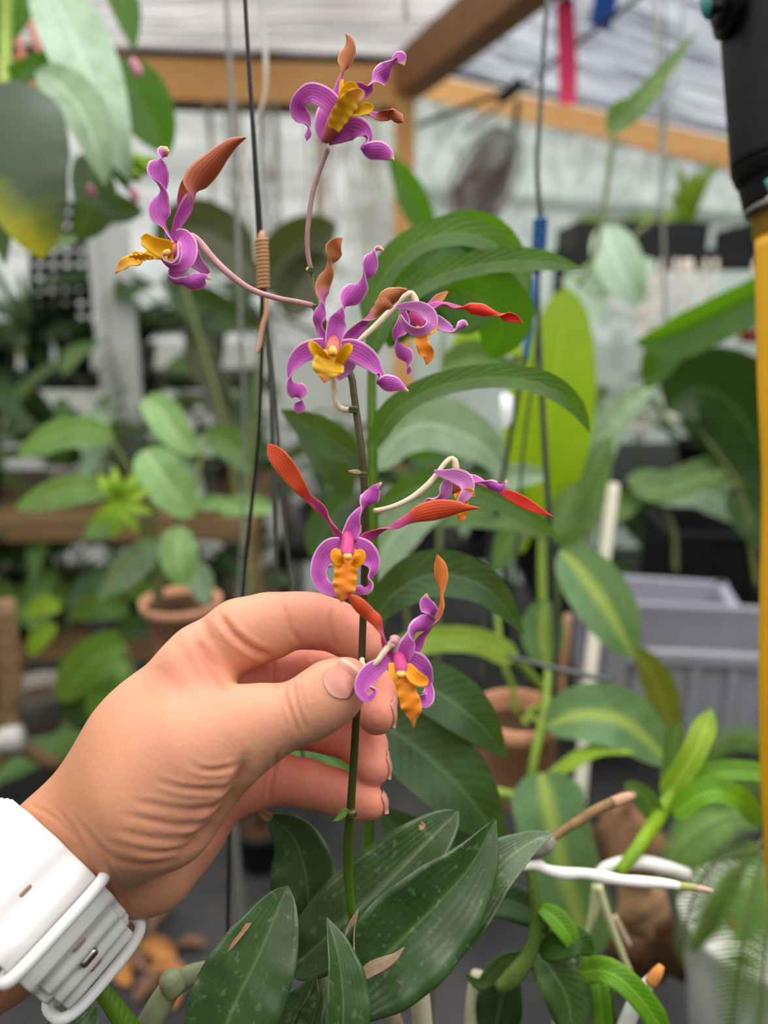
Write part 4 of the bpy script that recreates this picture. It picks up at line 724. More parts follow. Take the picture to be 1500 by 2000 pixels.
# dangling shiny plastic label on the middle wire
b = MB(); leaf(b, [(986,768,.575),(988,800,.573),(984,838,.575)], 26, 'strap', 20, 0, 10, 5, .001, cup=.2); tag(b.obj('plastic_label', plain('label_clear', (240,244,246), .12, .8, var=.03, coat=1)), 'shiny clear plastic label hanging on the wire in front of the arching leaves', 'label')
# ================================================================== the hand
def sk_mat(name, tint=None):
    m, t, o = nodes(name); at_ = t.nodes.new('ShaderNodeVertexColor'); at_.layer_name = 'skin'
    n = noise(t, 120, 4); n2 = noise(t, 900, 3)
    c = mix(t, math_(t, 'MULTIPLY', n, .22), at_.outputs[0], lin((206, 120, 92)))
    pbsdf(t, o, c, .46, .35, sss=.16, bump=math_(t, 'ADD', n2, math_(t, 'MULTIPLY', noise(t, 260, 4), 1.5)), bstr=.22, bdist=.0005); return m
m_skin = sk_mat('skin')
def capsule(P, a, b, ra, rb):
    ab = b-a; L2 = float(ab@ab); h = np.clip(((P-a)@ab)/L2, 0, 1)
    return np.linalg.norm(P-a-h[..., None]*ab, axis=-1) - (ra+(rb-ra)*h)
def smin(a, b, k):
    h = np.maximum(k-np.abs(a-b), 0)/k; return np.minimum(a, b)-h*h*k*.25
def chain(P, pts, k):
    r = None
    for (a, b) in zip(pts[:-1], pts[1:]):
        q = capsule(P, a[0], b[0], a[1], b[1]); r = q if r is None else smin(r, q, k)
    return r
def J(x, y, d, rpx): return (pc(x, y, d), rpx*d/FPX)
PALM = [[J(-620,2290,.262,96), J(-330,2030,.258,90), J(-60,1796,.254,86), J(100,1662,.252,82), J(272,1460,.253,92), J(398,1290,.259,68)],          # radial edge to index knuckle
        [J(-560,2370,.264,94), J(-260,2110,.260,88), J(10,1850,.257,84), J(158,1704,.257,79)],                                          # ulnar side of the wrist
        [J(110,1690,.252,82), J(280,1560,.262,100), J(420,1400,.278,66)],                                # back of the palm
        [J(330,1420,.258,86), J(425,1345,.275,62)], [J(360,1500,.268,80), J(440,1435,.284,56)]]
HEEL = [J(205,1706,.262,80), J(290,1684,.268,84), J(362,1606,.278,74), J(418,1544,.281,60)]           # heel of the hand
THENAR = [J(160,1668,.252,78), J(300,1560,.244,122), J(395,1462,.240,100), J(470,1424,.239,80)]
THUMB = [J(395,1464,.240,88), J(470,1428,.239,73), J(530,1408,.238,66), J(592,1390,.237,58), J(626,1368,.237,60), J(656,1346,.238,58), J(682,1326,.240,40)]
INDEX = [J(404,1284,.259,70), J(470,1238,.258,66), J(528,1222,.260,62), J(575,1210,.264,50), J(612,1213,.266,51), J(654,1222,.268,46), J(690,1242,.268,45), J(716,1266,.266,36)]
MIDDLE = [J(425,1345,.272,64), J(500,1318,.278,58), J(590,1312,.286,50), J(690,1322,.285,46), J(732,1348,.278,42), J(736,1398,.268,38)]
RING = [J(440,1435,.283,56), J(560,1410,.296,50), J(650,1424,.292,46), J(712,1456,.283,42), J(728,1500,.273,36)]
PINKY = [J(430,1545,.277,56), J(490,1528,.281,52), J(540,1520,.282,46), J(600,1530,.281,43), J(655,1546,.278,40), J(700,1562,.273,37), J(726,1570,.270,31)]
WEB = [[J(366,1300,.252,44), J(404,1350,.248,40), J(432,1392,.244,40)]]
CARVE = [J(432,1300,.242,30), J(470,1314,.246,42), J(508,1322,.255,52), J(530,1328,.265,54)]
def hand_sdf(P):
    p = None
    for c in PALM:
        q = chain(P, c, .012); p = q if p is None else smin(p, q, .016)
    p = smin(p, chain(P, THENAR, .012), .010); p = smin(p, chain(P, HEEL, .010), .0045); p = -smin(-p, chain(P, CARVE, .004), .005)
    for c in WEB: p = smin(p, chain(P, c, .004), .010)
    out = smin(p, chain(P, THUMB, .0035), .006)
    for c, k in ((INDEX, .003), (MIDDLE, .006), (RING, .006), (PINKY, .006)):
        f = chain(P, c, .0035); out = np.minimum(out, smin(p, f, k))
    return out
def surface_nets(fn, lo, hi, h):
    ax = [np.arange(lo[i], hi[i]+h, h) for i in range(3)]; nx, ny, nz = [len(a) for a in ax]
    F = np.empty((nx, ny, nz), np.float32); Y, Z = np.meshgrid(ax[1], ax[2], indexing='ij')
    for s in range(0, nx, 12):
        xs = ax[0][s:s+12]; P = np.empty((len(xs), ny, nz, 3)); P[..., 0] = xs[:, None, None]; P[..., 1] = Y; P[..., 2] = Z; F[s:s+12] = fn(P)
    I = F < 0; cnt = np.zeros((nx-1, ny-1, nz-1), np.int32); acc = np.zeros((nx-1, ny-1, nz-1, 3)); cn = np.zeros((nx-1, ny-1, nz-1), np.int32)
    sl = lambda a, d: a[d[0]:nx-1+d[0], d[1]:ny-1+d[1], d[2]:nz-1+d[2]]
    cs = [(i, j, k) for i in (0, 1) for j in (0, 1) for k in (0, 1)]
    for c in cs: cnt += sl(I, c)
    for a in cs:
        for d in range(3):
            if a[d]: continue
            b = list(a); b[d] = 1; fa, fb = sl(F, a), sl(F, tuple(b)); cr = (fa < 0) != (fb < 0)
            t = np.where(cr, fa/np.where(cr, fa-fb, 1), 0); pt = np.zeros(cr.shape+(3,)); pt[:] = a; pt[..., d] += t
            acc += np.where(cr[..., None], pt, 0); cn += cr
    act = (cnt > 0) & (cnt < 8); idx = -np.ones(act.shape, np.int64); idx[act] = np.arange(act.sum()); g = np.argwhere(act)
    V = (g+acc[act]/cn[act][:, None])*h+np.array(lo); Q = []
    for d in range(3):
        e = [0, 0, 0]; e[d] = 1; A = I[:nx-e[0], :ny-e[1], :nz-e[2]]; B = I[e[0]:, e[1]:, e[2]:]; cr = np.argwhere(A != B)
        u, w = [(1, 2), (2, 0), (0, 1)][d]
        cr = cr[(cr[:, u] > 0) & (cr[:, w] > 0) & (cr[:, 0] < nx-1+0) & (cr[:, 1] < ny-1) & (cr[:, 2] < nz-1)]
        ins = I[cr[:, 0], cr[:, 1], cr[:, 2]]; U = np.zeros(3, int); U[u] = 1; Wv = np.zeros(3, int); Wv[w] = 1
        q = np.stack([idx[tuple((cr-U-Wv).T)], idx[tuple((cr-Wv).T)], idx[tuple(cr.T)], idx[tuple((cr-U).T)]], 1)
        q[~ins] = q[~ins][:, ::-1]; Q.append(q[(q >= 0).all(1)])
    return V, np.vstack(Q)
lo = pc(-430, 2290, .30); hi = pc(800, 1120, .30)
HV, HQ = surface_nets(hand_sdf, [lo[0], lo[1], -.335], [hi[0], hi[1], -.200], .00115)
def grad(P, e=.0004):
    g = np.zeros_like(P)
    for d in range(3):
        o = np.zeros(3); o[d] = e; g[:, d] = hand_sdf(P+o)-hand_sdf(P-o)
    return nrm(g)
_me = bpy.data.meshes.new('hand'); _me.from_pydata(HV.tolist(), [], HQ.tolist())
_ob = bpy.data.objects.new('hand', _me); COL.objects.link(_ob)
_sm = _ob.modifiers.new('s', 'SMOOTH'); _sm.factor = .5; _sm.iterations = 6
_ss = _ob.modifiers.new('u', 'SUBSURF'); _ss.levels = 1; _ss.render_levels = 1
_dg = bpy.context.evaluated_depsgraph_get(); _em = bpy.data.meshes.new_from_object(_ob.evaluated_get(_dg))
bpy.data.objects.remove(_ob); hand_me = _em; hand_me.name = 'hand'
n = len(hand_me.vertices); V = np.zeros(n*3); hand_me.vertices.foreach_get('co', V); V = V.reshape(-1, 3)
NR = np.zeros(n*3); hand_me.vertices.foreach_get('normal', NR); NR = NR.reshape(-1, 3)
px = 750+V[:, 0]/-V[:, 2]*FPX; py = 1000-V[:, 1]/-V[:, 2]*FPX; dep = -V[:, 2]
front = np.clip((NR*nrm(-V)).sum(1)*3, 0, 1)
def line_d(pts):
    Q = crom(np.asarray(pts, float), 40); D = np.full(n, 1e9); T = np.zeros(n)
    for i, (a, b) in enumerate(zip(Q[:-1], Q[1:])):
        ab = b-a; h = np.clip(((px-a[0])*ab[0]+(py-a[1])*ab[1])/(ab@ab+1e-9), 0, 1)
        d = np.hypot(px-a[0]-h*ab[0], py-a[1]-h*ab[1]); k = d < D; D[k] = d[k]; T[k] = (i+h[k])/39
    return D, T
disp = np.zeros(n); red = np.zeros(n)
# creases: points in photograph pixels, width px, depth mm (negative = raised fold), nearest distance limit
CR = [([(762,1173),(568,1195)][::1], 0, 0, 9)]
CR = [([(556,1178),(566,1205),(572,1232),(588,1258)], 6, .9, .27), ([(650,1188),(648,1212),(650,1240),(660,1268)], 5, .7, .28),
      ([(430,1200),(450,1232),(476,1256),(506,1274),(530,1281)], 7, 2.2, .27), ([(384,1250),(402,1286),(424,1318),(446,1350)], 9, 1.8, .27), ([(398,1206),(404,1232),(414,1256)], 8, .8, .27),
      ([(560,1336),(556,1352),(562,1376),(576,1410),(584,1436)], 4.5, .75, .25), ([(574,1332),(576,1352),(582,1380),(594,1416),(598,1426)], 4.5, .75, .25),
      ([(586,1340),(590,1362),(598,1390)], 4, .4, .25), ([(548,1360),(552,1390),(560,1420)], 4, .35, .25),
      ([(368,1489),(386,1500),(412,1505),(440,1501),(466,1493)], 5, 1.1, .26), ([(302,1523),(350,1538),(400,1543),(440,1538),(468,1522)], 5.5, 1.1, .26),
      ([(258,1563),(310,1574),(370,1582),(420,1574),(456,1552)], 6, 1.0, .27), ([(236,1588),(290,1602),(350,1612),(400,1606),(436,1588)], 5.5, .9, .27),
      ([(218,1618),(270,1632),(330,1640),(380,1632),(416,1612)], 6, .9, .27), ([(202,1640),(250,1656),(310,1666),(356,1658)], 5, .7, .27),
      ([(150,1600),(190,1650),(230,1680),(290,1690),(340,1680)], 6, 1.0, .28), ([(110,1580),(150,1630),(180,1690),(206,1752)], 5, .6, .28),
      ([(186,1640),(222,1700),(240,1750),(250,1784)], 5, .6, .28), ([(60,1572),(110,1600),(150,1640)], 4, .4, .28), ([(478,1482),(474,1508),(462,1540),(440,1580),(404,1626),(360,1664)], 11, 3.2, .285),
      ([(543,1468),(536,1500),(528,1540),(526,1564)], 4.5, .8, .30), ([(535,1290),(536,1316),(538,1346)], 5, .8, .30), ([(606,1262),(608,1290)], 4, .5, .3),
      ([(300,1300),(330,1330),(356,1352)], 14, .5, .27), ([(340,1246),(372,1290),(400,1330),(436,1356)], 12, .7, .27)]
for pts, w, a, lim in CR:
    D, T = line_d(pts); e = np.exp(-(D/w)**2)*np.clip(np.minimum(T, 1-T)*6+.25, 0, 1)*front*(dep < lim)
    if 1480 < pts[0][1] < 1650 and pts[0][0] > 190 and pts[0][0] < 380 and pts[-1][0] > 340: e = e*(.25+.85*T)*(1+.35*np.sin(T*9+a*20))
    disp -= a*.0010*e*.5; disp += a*.00016*np.exp(-((D-2.2*w)/(w*.9))**2)*np.clip(np.minimum(T, 1-T)*6, 0, 1)*front*(dep < lim)
    red = np.maximum(red, e*min(1, a))
disp = np.clip(disp, -.0022, .0012)
V = V+NR*disp[:, None]
def sstep(a, b, x): t = np.clip((x-a)/(b-a), 0, 1); return t*t*(3-2*t)
arm = np.array(lin((190, 134, 100))[:3]); tan = np.array(lin((212, 152, 122))[:3]); pink = np.array(lin((220, 140, 118))[:3]); deep = np.array(lin((222, 124, 104))[:3])
ta = sstep(120, 330, px-.25*(py-1500)); colr = arm[None]*(1-ta[:, None])+tan[None]*ta[:, None]
fing = np.maximum(sstep(.250, .266, dep)*sstep(350, 480, px), sstep(640, 720, px)*.5); colr = colr*(1-fing[:, None])+pink[None]*fing[:, None]
tipr = sstep(.268, .29, dep)*sstep(400, 520, px)*.6; tipr = np.maximum(tipr, .7*np.exp(-(((px-385)/50)**2+((py-1312)/45)**2))); colr = colr*(1-tipr[:, None])+deep[None]*tipr[:, None]
r_ = (red*.35)[:, None]; colr = colr*(1-r_)+np.array(lin((190, 108, 84))[:3])[None]*r_
hand_loc = np.array(at(132, 1690, .252)); hand_me.vertices.foreach_set('co', (cam2w(V)-hand_loc).ravel())
ca = hand_me.color_attributes.new('skin', 'FLOAT_COLOR', 'POINT'); ca.data.foreach_set('color', np.hstack([colr, np.ones((n, 1))]).ravel())
hand_me.polygons.foreach_set('use_smooth', [True]*len(hand_me.polygons)); hand_me.materials.clear(); hand_me.materials.append(m_skin); hand_me.update()
hand = bpy.data.objects.new('hand', hand_me); COL.objects.link(hand); hand.location = hand_loc
tag(hand, 'bare left hand reaching in from lower left, pinching the orchid stem between thumb and fingers', 'hand')
def nail_mat():
    m, t, o = nodes('fingernail'); u, v = uvs(t)
    c = ramp(t, u, [(0, lin((214, 160, 144))), (.15, lin((200, 136, 120))), (.80, lin((196, 130, 114))), (.92, lin((214, 170, 148))), (1, lin((232, 206, 184)))])
    pbsdf(t, o, c, .25, .5, sss=.1); return m
m_nail = nail_mat()
def nail(C, a, nn, wd, ln, R, out=.00045):
    """fingernail laid on the fingertip skin"""
    a = nrm(np.asarray(a, float)); nn = np.asarray(nn, float); nn = nrm(nn-a*(nn@a)); s = np.cross(a, nn); G = []
    nu, nv = 15, 11; UV = np.zeros((nu, nv, 2))
    for i in range(nu):
        u = i/(nu-1); row = []
        for j in range(nv):
            v = j/(nv-1)*2-1; th = v*wd/2/R; w_ = 1.0 if u > .25 else (math.sqrt(max(0, 1-((.25-u)/.25)**2))*.35+.65)
            uu = u-.10*v*v*(1 if u > .5 else -1)*abs(u-.5)*2
            row.append(C+a*(uu-.5)*ln+s*math.sin(th*w_)*R+nn*(math.cos(th*w_)-1)*R); UV[i, j] = (u, (v+1)/2)
        G.append(row)
    G = np.array(G); P = G.reshape(-1, 3).copy(); ur = np.repeat(np.linspace(0, 1, nu), nv)
    for _ in range(3):
        d = hand_sdf(P)-out; g = grad(P); k = np.where(ur < .8, 1.0, np.where(d < 0, 1, .25)); P = P-g*(d*k)[:, None]
    P2 = P-grad(P)*.0006; A = cam2w(P).reshape(nu, nv, 3); B = cam2w(P2).reshape(nu, nv, 3)[:, ::-1]
    b = MB(); b.grid(np.concatenate([A, B], 1), np.concatenate([UV, UV[:, ::-1]], 1), True)
    o = b.obj('fingernail', m_nail, hand); return o
nail(pc(672,1322,.229), (.62,.78,-.12), (-.12,.30,1), .0108, .0128, .0085)
nail(pc(774,1392,.269), (.10,-1,.10), (1,.10,-.10), .0092, .0112, .0065)
nail(pc(765,1494,.274), (.10,-1,.12), (1,.12,-.06), .0086, .0104, .006)
nail(pc(757,1566,.270), (.30,-.9,.15), (1,.3,.0), .0076, .0086, .0052)

# ================================================================== wrist watch strap
m_strap = plain('silicone_white', (228, 226, 225), .42, .45, var=.03, scale=200, bstr=.05, sss=.05)
m_pin = plain('steel_pin', (176, 166, 160), .22, metal=1, var=.1)
m_slot = plain('slot_inside', (150, 118, 104), .6, var=.2)
m_case = plain('watch_case', (214, 212, 210), .25, metal=.7, var=.05)
AX = nrm(pc(58+690, 1757-720, .25)-pc(58, 1757, .25)); UX = nrm(pc(58+720, 1757+690, .25)-pc(58, 1757, .25)); UX = nrm(UX-AX*(UX@AX)); WX = np.cross(AX, UX)
if WX[2] < 0: WX = -WX
WO = pc(58, 1757, .2545); _v = nrm(WO); AX = nrm(AX-_v*(AX@_v)); UX = nrm(UX-_v*(UX@_v)); UX = nrm(UX-AX*(UX@AX)); WX = np.cross(AX, UX); WX = WX*np.sign(WX[2]); A_, B_ = .0272, .0196
def ws(phi, a, off=0.0):
    """point on the wrist: angle (90 = towards the viewer, 0 = lower right edge), along the arm, height over the skin"""
    c, s = math.cos(math.radians(phi)), math.sin(math.radians(phi)); r = np.interp(phi % 360, WPH, WRR)
    return WO+(UX*c+WX*s)*(r+off)+AX*a
WPH = np.arange(0, 361, 5.0); WRR = np.zeros(len(WPH))
for a_ in (-.014, -.007, 0, .007, .014):
    dirs = UX*np.cos(np.radians(WPH))[:, None]+WX*np.sin(np.radians(WPH))[:, None]; l_ = np.zeros(len(WPH)); h_ = np.full(len(WPH), .06)
    for _ in range(22):
        m_ = (l_+h_)/2; ins = hand_sdf(WO+dirs*m_[:, None]+AX*a_) < 0; l_ = np.where(ins, m_, l_); h_ = np.where(ins, h_, m_)
    WRR = np.maximum(WRR, l_)
for _ in range(3): WRR[:-1] = .5*WRR[:-1]+.25*(np.roll(WRR[:-1], 1)+np.roll(WRR[:-1], -1)); WRR[-1] = WRR[0]
watch = thing('wristwatch', cam2w(WO), 'white silicone watch strap with ribbed band and steel pin on the wrist', 'watch')
def band(p0, p1, hw, o0, o1, rib, per, taper=0.0, n=160, name='strap'):
    b = MB(); G = []
    for i in range(n):
        t = i/(n-1); ph = p0+(p1-p0)*t; h = o1+rib*(.5+.5*math.sin(ph/per*6.283)); w = hw*(1-taper*t)
        ring = [(-w, o0), (-w, h-.0006), (-w*.96, h), (-w*.5, h+.0002), (0, h+.0002), (w*.5, h+.0002), (w*.96, h), (w, h-.0006), (w, o0)]
        G.append([ws(ph, a, o) for a, o in ring])
    b.grid(cam2w(np.array(G)), None, True); o = b.obj(name, m_strap, watch); return o
band(-160, 84, .0150, .0004, .0018, .0013, 17)                 # under layer, runs round the wrist
band(30, 205, .0156, .0021, .0035, .0019, 19)               # outer layer, seen at upper left
band(-30, 62, .0132, .0038, .0052, .0013, 15, name='strap_tail')
def loop(ph, hw, hh, r, name='strap_loop'):
    pts = []
    for k in range(40):
        t = k/40*2*math.pi; c, s = math.cos(t), math.sin(t); ex = 3.2
        a = hw*math.copysign(abs(c)**(2/ex), c); o = .0022+hh*math.copysign(abs(s)**(2/ex), s)+.001
        pts.append(ws(ph, a, o))
    pts.append(pts[0]); pts.append(pts[1]); b = MB(); b.tube(cam2w(np.array(pts)), r, 12, cap=False); b.obj(name, m_strap, watch)
loop(74, .0176, .0046, .0019); loop(6, .0172, .0056, .0019)
def pill(ph, a, ln, r, off, mat, name):
    b = MB(); ks = np.linspace(-1, 1, 13); P = np.array([ws(ph, a+ln/2*k, off) for k in ks]); R = r*np.sqrt(np.maximum(1-np.maximum(0, (np.abs(ks)-.55)/.45)**2, .02))
    b.tube(cam2w(P), R, 12); b.obj(name, mat, watch)
pill(94, .0008, .0052, .0012, .0033, m_slot, 'slot'); pill(58, .0006, .0050, .0011, .0052, m_slot, 'slot'); pill(42, 0, .0066, .0018, .0056, m_pin, 'pin'); pill(28, 0, .0050, .0010, .0052, m_slot, 'slot')
b = MB(); ring = []
for rr, hh in ((0, .0046), (.6, .0046), (.92, .0050), (1, .0064), (1, .0100), (.93, .0118), (.6, .0124), (0, .0124)):
    row = []
    for k in range(32):
        t = k/32*2*math.pi; c, s = math.cos(t), math.sin(t); ex = 4.0
        row.append(WO-WX*(np.interp(270, WPH, WRR)+hh-.0035)+AX*.0195*rr*math.copysign(abs(c)**(2/ex), c)+UX*.0175*rr*math.copysign(abs(s)**(2/ex), s))
    ring.append(row)
b.grid(cam2w(np.array(ring)), None, True); b.obj('watch_case', m_case, watch)
# ================================================================== the orchid in the hand
D0 = .252
purple = (216, 112, 204); pdeep = (164, 50, 152); RIM = (250, 222, 244)
m_sep = petalmat('sepal_purple', purple, deep=pdeep, rim=RIM, end=(235, 214, 120))
m_sepw = petalmat('sepal_purple_plain', purple, deep=pdeep, rim=RIM)
m_sepl = petalmat('sepal_lilac', (222, 148, 212), deep=(178, 84, 168), rim=RIM, end=(232, 205, 130))
m_tan = petalmat('petal_tan', purple, (196, 122, 78), .36, .56, (226, 180, 130), deep=pdeep)
m_tan2 = petalmat('petal_brown', (196, 92, 186), (182, 98, 66), .30, .46, (214, 150, 96), deep=pdeep)
m_red = petalmat('petal_red', (210, 92, 184), (232, 62, 46), .30, .42, (240, 140, 116), deep=(146, 30, 110))
m_orr = petalmat('petal_orange_red', (212, 84, 168), (212, 82, 46), .34, .52, (226, 128, 80), deep=(146, 24, 100))
m_org = petalmat('petal_orange', (196, 92, 180), (222, 128, 62), .36, .5, (240, 170, 90), deep=pdeep)
m_lipy = petalmat('lip_yellow', (238, 190, 40), (214, 140, 70), .62, .95, (246, 214, 90), deep=(214, 150, 24), vs=.06)
m_lipo = petalmat('lip_orange', (242, 158, 36), (214, 120, 60), .6, .95, (250, 190, 70), deep=(224, 112, 18), vs=.10)
m_lobe = petalmat('lip_lobe_yellow', (240, 192, 30), rim=(246, 204, 60), deep=(226, 160, 14), vs=.05)
m_lobeo = petalmat('lip_lobe_orange', (246, 168, 24), rim=(250, 186, 50), deep=(232, 138, 10), vs=.05)
m_col = plain('column_pink', (204, 72, 134), .4, var=.2, scale=300, trans=.2)
m_colo = plain('column_orange', (206, 110, 96), .4, var=.2, scale=300, trans=.2)
m_anth = plain('anther_cream', (238, 190, 90), .35, var=.15, scale=400)
m_ped = plain('pedicel_pink', (206, 158, 158), .42, var=.2, scale=260, trans=.15)
m_pedw = plain('pedicel_ivory', (232, 214, 186), .42, var=.12, scale=260, trans=.15)
m_pedp = plain('pedicel_purplish', (158, 124, 122), .45, var=.25, scale=260, trans=.1)
def stem_mat():
    m, t, o = nodes('stem_green_brown'); u, v = uvs(t)
    c = ramp(t, u, [(0, lin((104, 108, 56))), (.1, lin((88, 88, 44))), (.28, lin((66, 54, 32))), (.55, lin((58, 56, 26))), (.68, lin((64, 80, 22))), (.76, lin((84, 122, 26))), (1, lin((112, 138, 60)))])
    n = noise(t, 500, 3); c = mix(t, math_(t, 'MULTIPLY', n, .35), c, lin((46, 50, 26)))
    pbsdf(t, o, c, .38, .5, bump=n, bstr=.2, bdist=.0003); return m
m_stem = stem_mat()
m_dry = plain('dry_sheath', (206, 180, 150), .7, var=.35, scale=220, bstr=.5, trans=.2)
m_bulb = plain('pseudobulb_green', (150, 156, 116), .5, var=.3, scale=90, stretch=(1, 1, 1))
m_fleaf = leafmat('orchid_leaf', (74, 102, 54), (52, 80, 38), (116, 142, 88), .3, .12, (110, 150, 40), 40, 1.2, midw=.03, par=True, speck=.14)
m_fleaf2 = leafmat('orchid_leaf_deep', (62, 92, 42), (42, 70, 28), (104, 130, 76), .3, .12, (100, 150, 30), 40, 1.2, midw=.03, par=True, speck=.12)
m_browntip = plain('leaf_tip_brown', (186, 140, 104), .7, var=.3, scale=200)

orchid = thing('orchid', at(700, 2150, .30), 'purple and orange twisted-petal orchid spray held in the fingers, with its dark green leaves', 'orchid')
mb = MB()
ptube(mb, [(606,520,2,4.5),(611,560,2,5.5),(622,605,2,6.5),(648,662,4,6.5),(684,730,3,7),(691,770,2,7),(698,820,1,7.2),(706,880,0,7.5),(711,940,0,7.5),(713,1000,0,7.5),(713,1060,0,7.5),(712,1120,0,7.5),(710,1180,0,7.2),(708,1240,0,7.2),(706,1300,0,7.2),(701,1350,0,7.5),(696,1400,0,7.5),(692,1470,1,8),(688,1530,1,8),(685,1580,2,8.5),(681,1640,4,10),(680,1700,8,9.5),(684,1760,12,9),(692,1815,16,9),(696,1870,20,10),(700,2000,28,12),(704,2140,40,12)], D0, 12, 150)
for (x, y) in ((606,520),(618,598),(691,1000),(692,800),(708,1285),(687,1588)):
    pass
stem = mb.obj('stem', m_stem, orchid)
def node_ring(x, y, r, dz=0):
    b = MB(); ptube(b, [(x, y-5, dz, r*1.0), (x, y-2, dz, r*1.22), (x, y+3, dz, r*1.25), (x, y+7, dz, r*1.02)], D0, 12, 8); b.obj('stem_node', m_stem, orchid)
for x, y, r in ((607,526,5),(619,600,7),(690,799,7.5),(709,926,7.5),(707,1290,7.6),(686,1588,9)): node_ring(x, y, r)
def bract(pts, w, kind='lance', mat=None, name='bract', **k):
    b = MB(); leaf(b, pts, w, kind, n=10, nw=5, thick=.0003, **k); return b.obj(name, mat or m_dry, orchid)
bract([(706,924,.250),(698,922,.247),(690,921,.245),(679,920,.243)], 9)
bract([(604,522,.252),(601,524,.251),(597,528,.250)], 5)
bract([(686,1592,.252),(674,1586,.250),(662,1598,.249),(650,1604,.248)], 16, mat=leafmat('bract_green', (108,140,54)))
b = MB(); leaf(b, [(694,1885,.262),(691,1850,.262),(692,1815,.262),(700,1775,.261)], 24, 'lance', 40, cup=.5, n=14, thick=.0003); b.obj('stem_sheath', m_dry, orchid)

def flower(name, pedicel, pmat, column, petals, lips, spur=None, anther=None, D0=D0):
    """flower mesh = column, children: pedicel, sepals, petals, lip pieces, anther"""
    cb = MB(); ptube(cb, column, D0, 12, 14); f = cb.obj(name, m_colo if spur == 'o' else m_col, orchid)
    if pedicel:
        sh = D0-.252; k_ = len(pedicel)-1; pedicel = [(q[0], q[1], q[2]-(sh*1000*i/k_ if name == 'flower' and anther and D0 > .242 else 0), q[3]) for i, q in enumerate(pedicel)]
        pb = MB(); ptube(pb, pedicel, D0, 10, 36); pb.obj('pedicel', pmat, f)
    for kind, mat, rows, kw in petals:
        q = MB(); petal(q, rows, D0, **kw); q.obj(kind, mat, f)
    for kind, mat, rows, kw in lips:
        q = MB(); petal(q, rows, D0, **kw); q.obj(kind, mat, f)
    if anther: a = MB(); ptube(a, anther, D0, 10, 10); a.obj('anther', m_anth, f)
    return f
N_ = {}
# -- top flower
flower('flower', [(640,290,2,6),(628,322,2,5),(612,372,2,5),(604,420,2,5),(600,465,2,5),(602,500,2,5),(607,524,2,5)], m_pedp,
 [(634,276,-1,7),(645,258,-3,14),(660,232,-5,19),(676,205,-7,17),(686,190,-8,10)],
 [('petal', m_tan, [(655,222,2,16,30),(659,190,2,20,40),(664,160,1,16,70),(670,140,0,12,100),(674,122,0,27,160),(681,100,0,30,175),(681,80,0,18,200),(676,66,0,2,215)], {}),
  ('sepal', m_sep, [(684,196,-2,24,10),(702,178,-3,34,0),(718,172,-3,22,-50),(728,158,-3,30,-95),(741,146,-3,38,-160),(756,136,-4,30,-190),(768,122,-4,14,-262),(776,114,-4,24,-300),(784,118,-4,24,-340),(790,128,-4,2,-350)], {}),
  ('sepal', m_sepw, [(660,235,-3,32,0),(650,208,-5,38,-10),(630,190,-6,40,-15),(606,182,-6,36,-10),(586,196,-5,30,0),(582,216,-3,34,10),(594,234,-2,30,25),(603,248,-2,10,80),(601,262,-2,15,150),(599,274,-2,2,170)], {'cup': .12}),
  ('sepal', m_sepw, [(634,278,1,16,0),(634,248,1,40,5),(640,220,1,44,5),(646,196,2,30,0)], {'cup': -.15}),
  ('petal', m_tan2, [(690,226,2,16,40),(716,222,2,14,60),(738,229,1,17,30),(756,222,0,22,-30),(768,214,0,20,-90),(774,222,0,26,-150),(780,232,0,18,-170),(787,239,0,2,-180)], {}),
  ('sepal', m_sep, [(640,274,-1,20,0),(664,260,-4,36,0),(688,250,-5,44,0),(708,256,-6,38,20),(718,272,-6,24,70),(708,288,-7,20,120),(722,294,-7,32,170),(742,294,-7,34,180),(758,302,-7,24,190),(770,314,-7,2,195)], {'cup': .1})],
 [('lip', m_lipy, [(652,252,-8,24,0),(664,228,-10,34,0),(678,206,-12,40,0),(692,192,-13,34,10),(704,184,-14,22,20),(712,180,-14,3,20)], {'wave': .05, 'cup': .25}),
  ('lip_lobe', m_lobe, [(668,212,-11,16,-30),(670,190,-12,26,-20),(682,178,-12,34,-10),(694,172,-12,22,0),(700,170,-12,3,0)], {}),
  ('lip_lobe', m_lobe, [(684,222,-11,14,30),(704,218,-12,20,20),(718,212,-12,22,10),(730,208,-12,6,0)], {}),
  ('lip_lobe', m_lobe, [(664,198,-6,6,0),(666,176,-6,9,0),(669,156,-6,5,0)], {})], 'o')
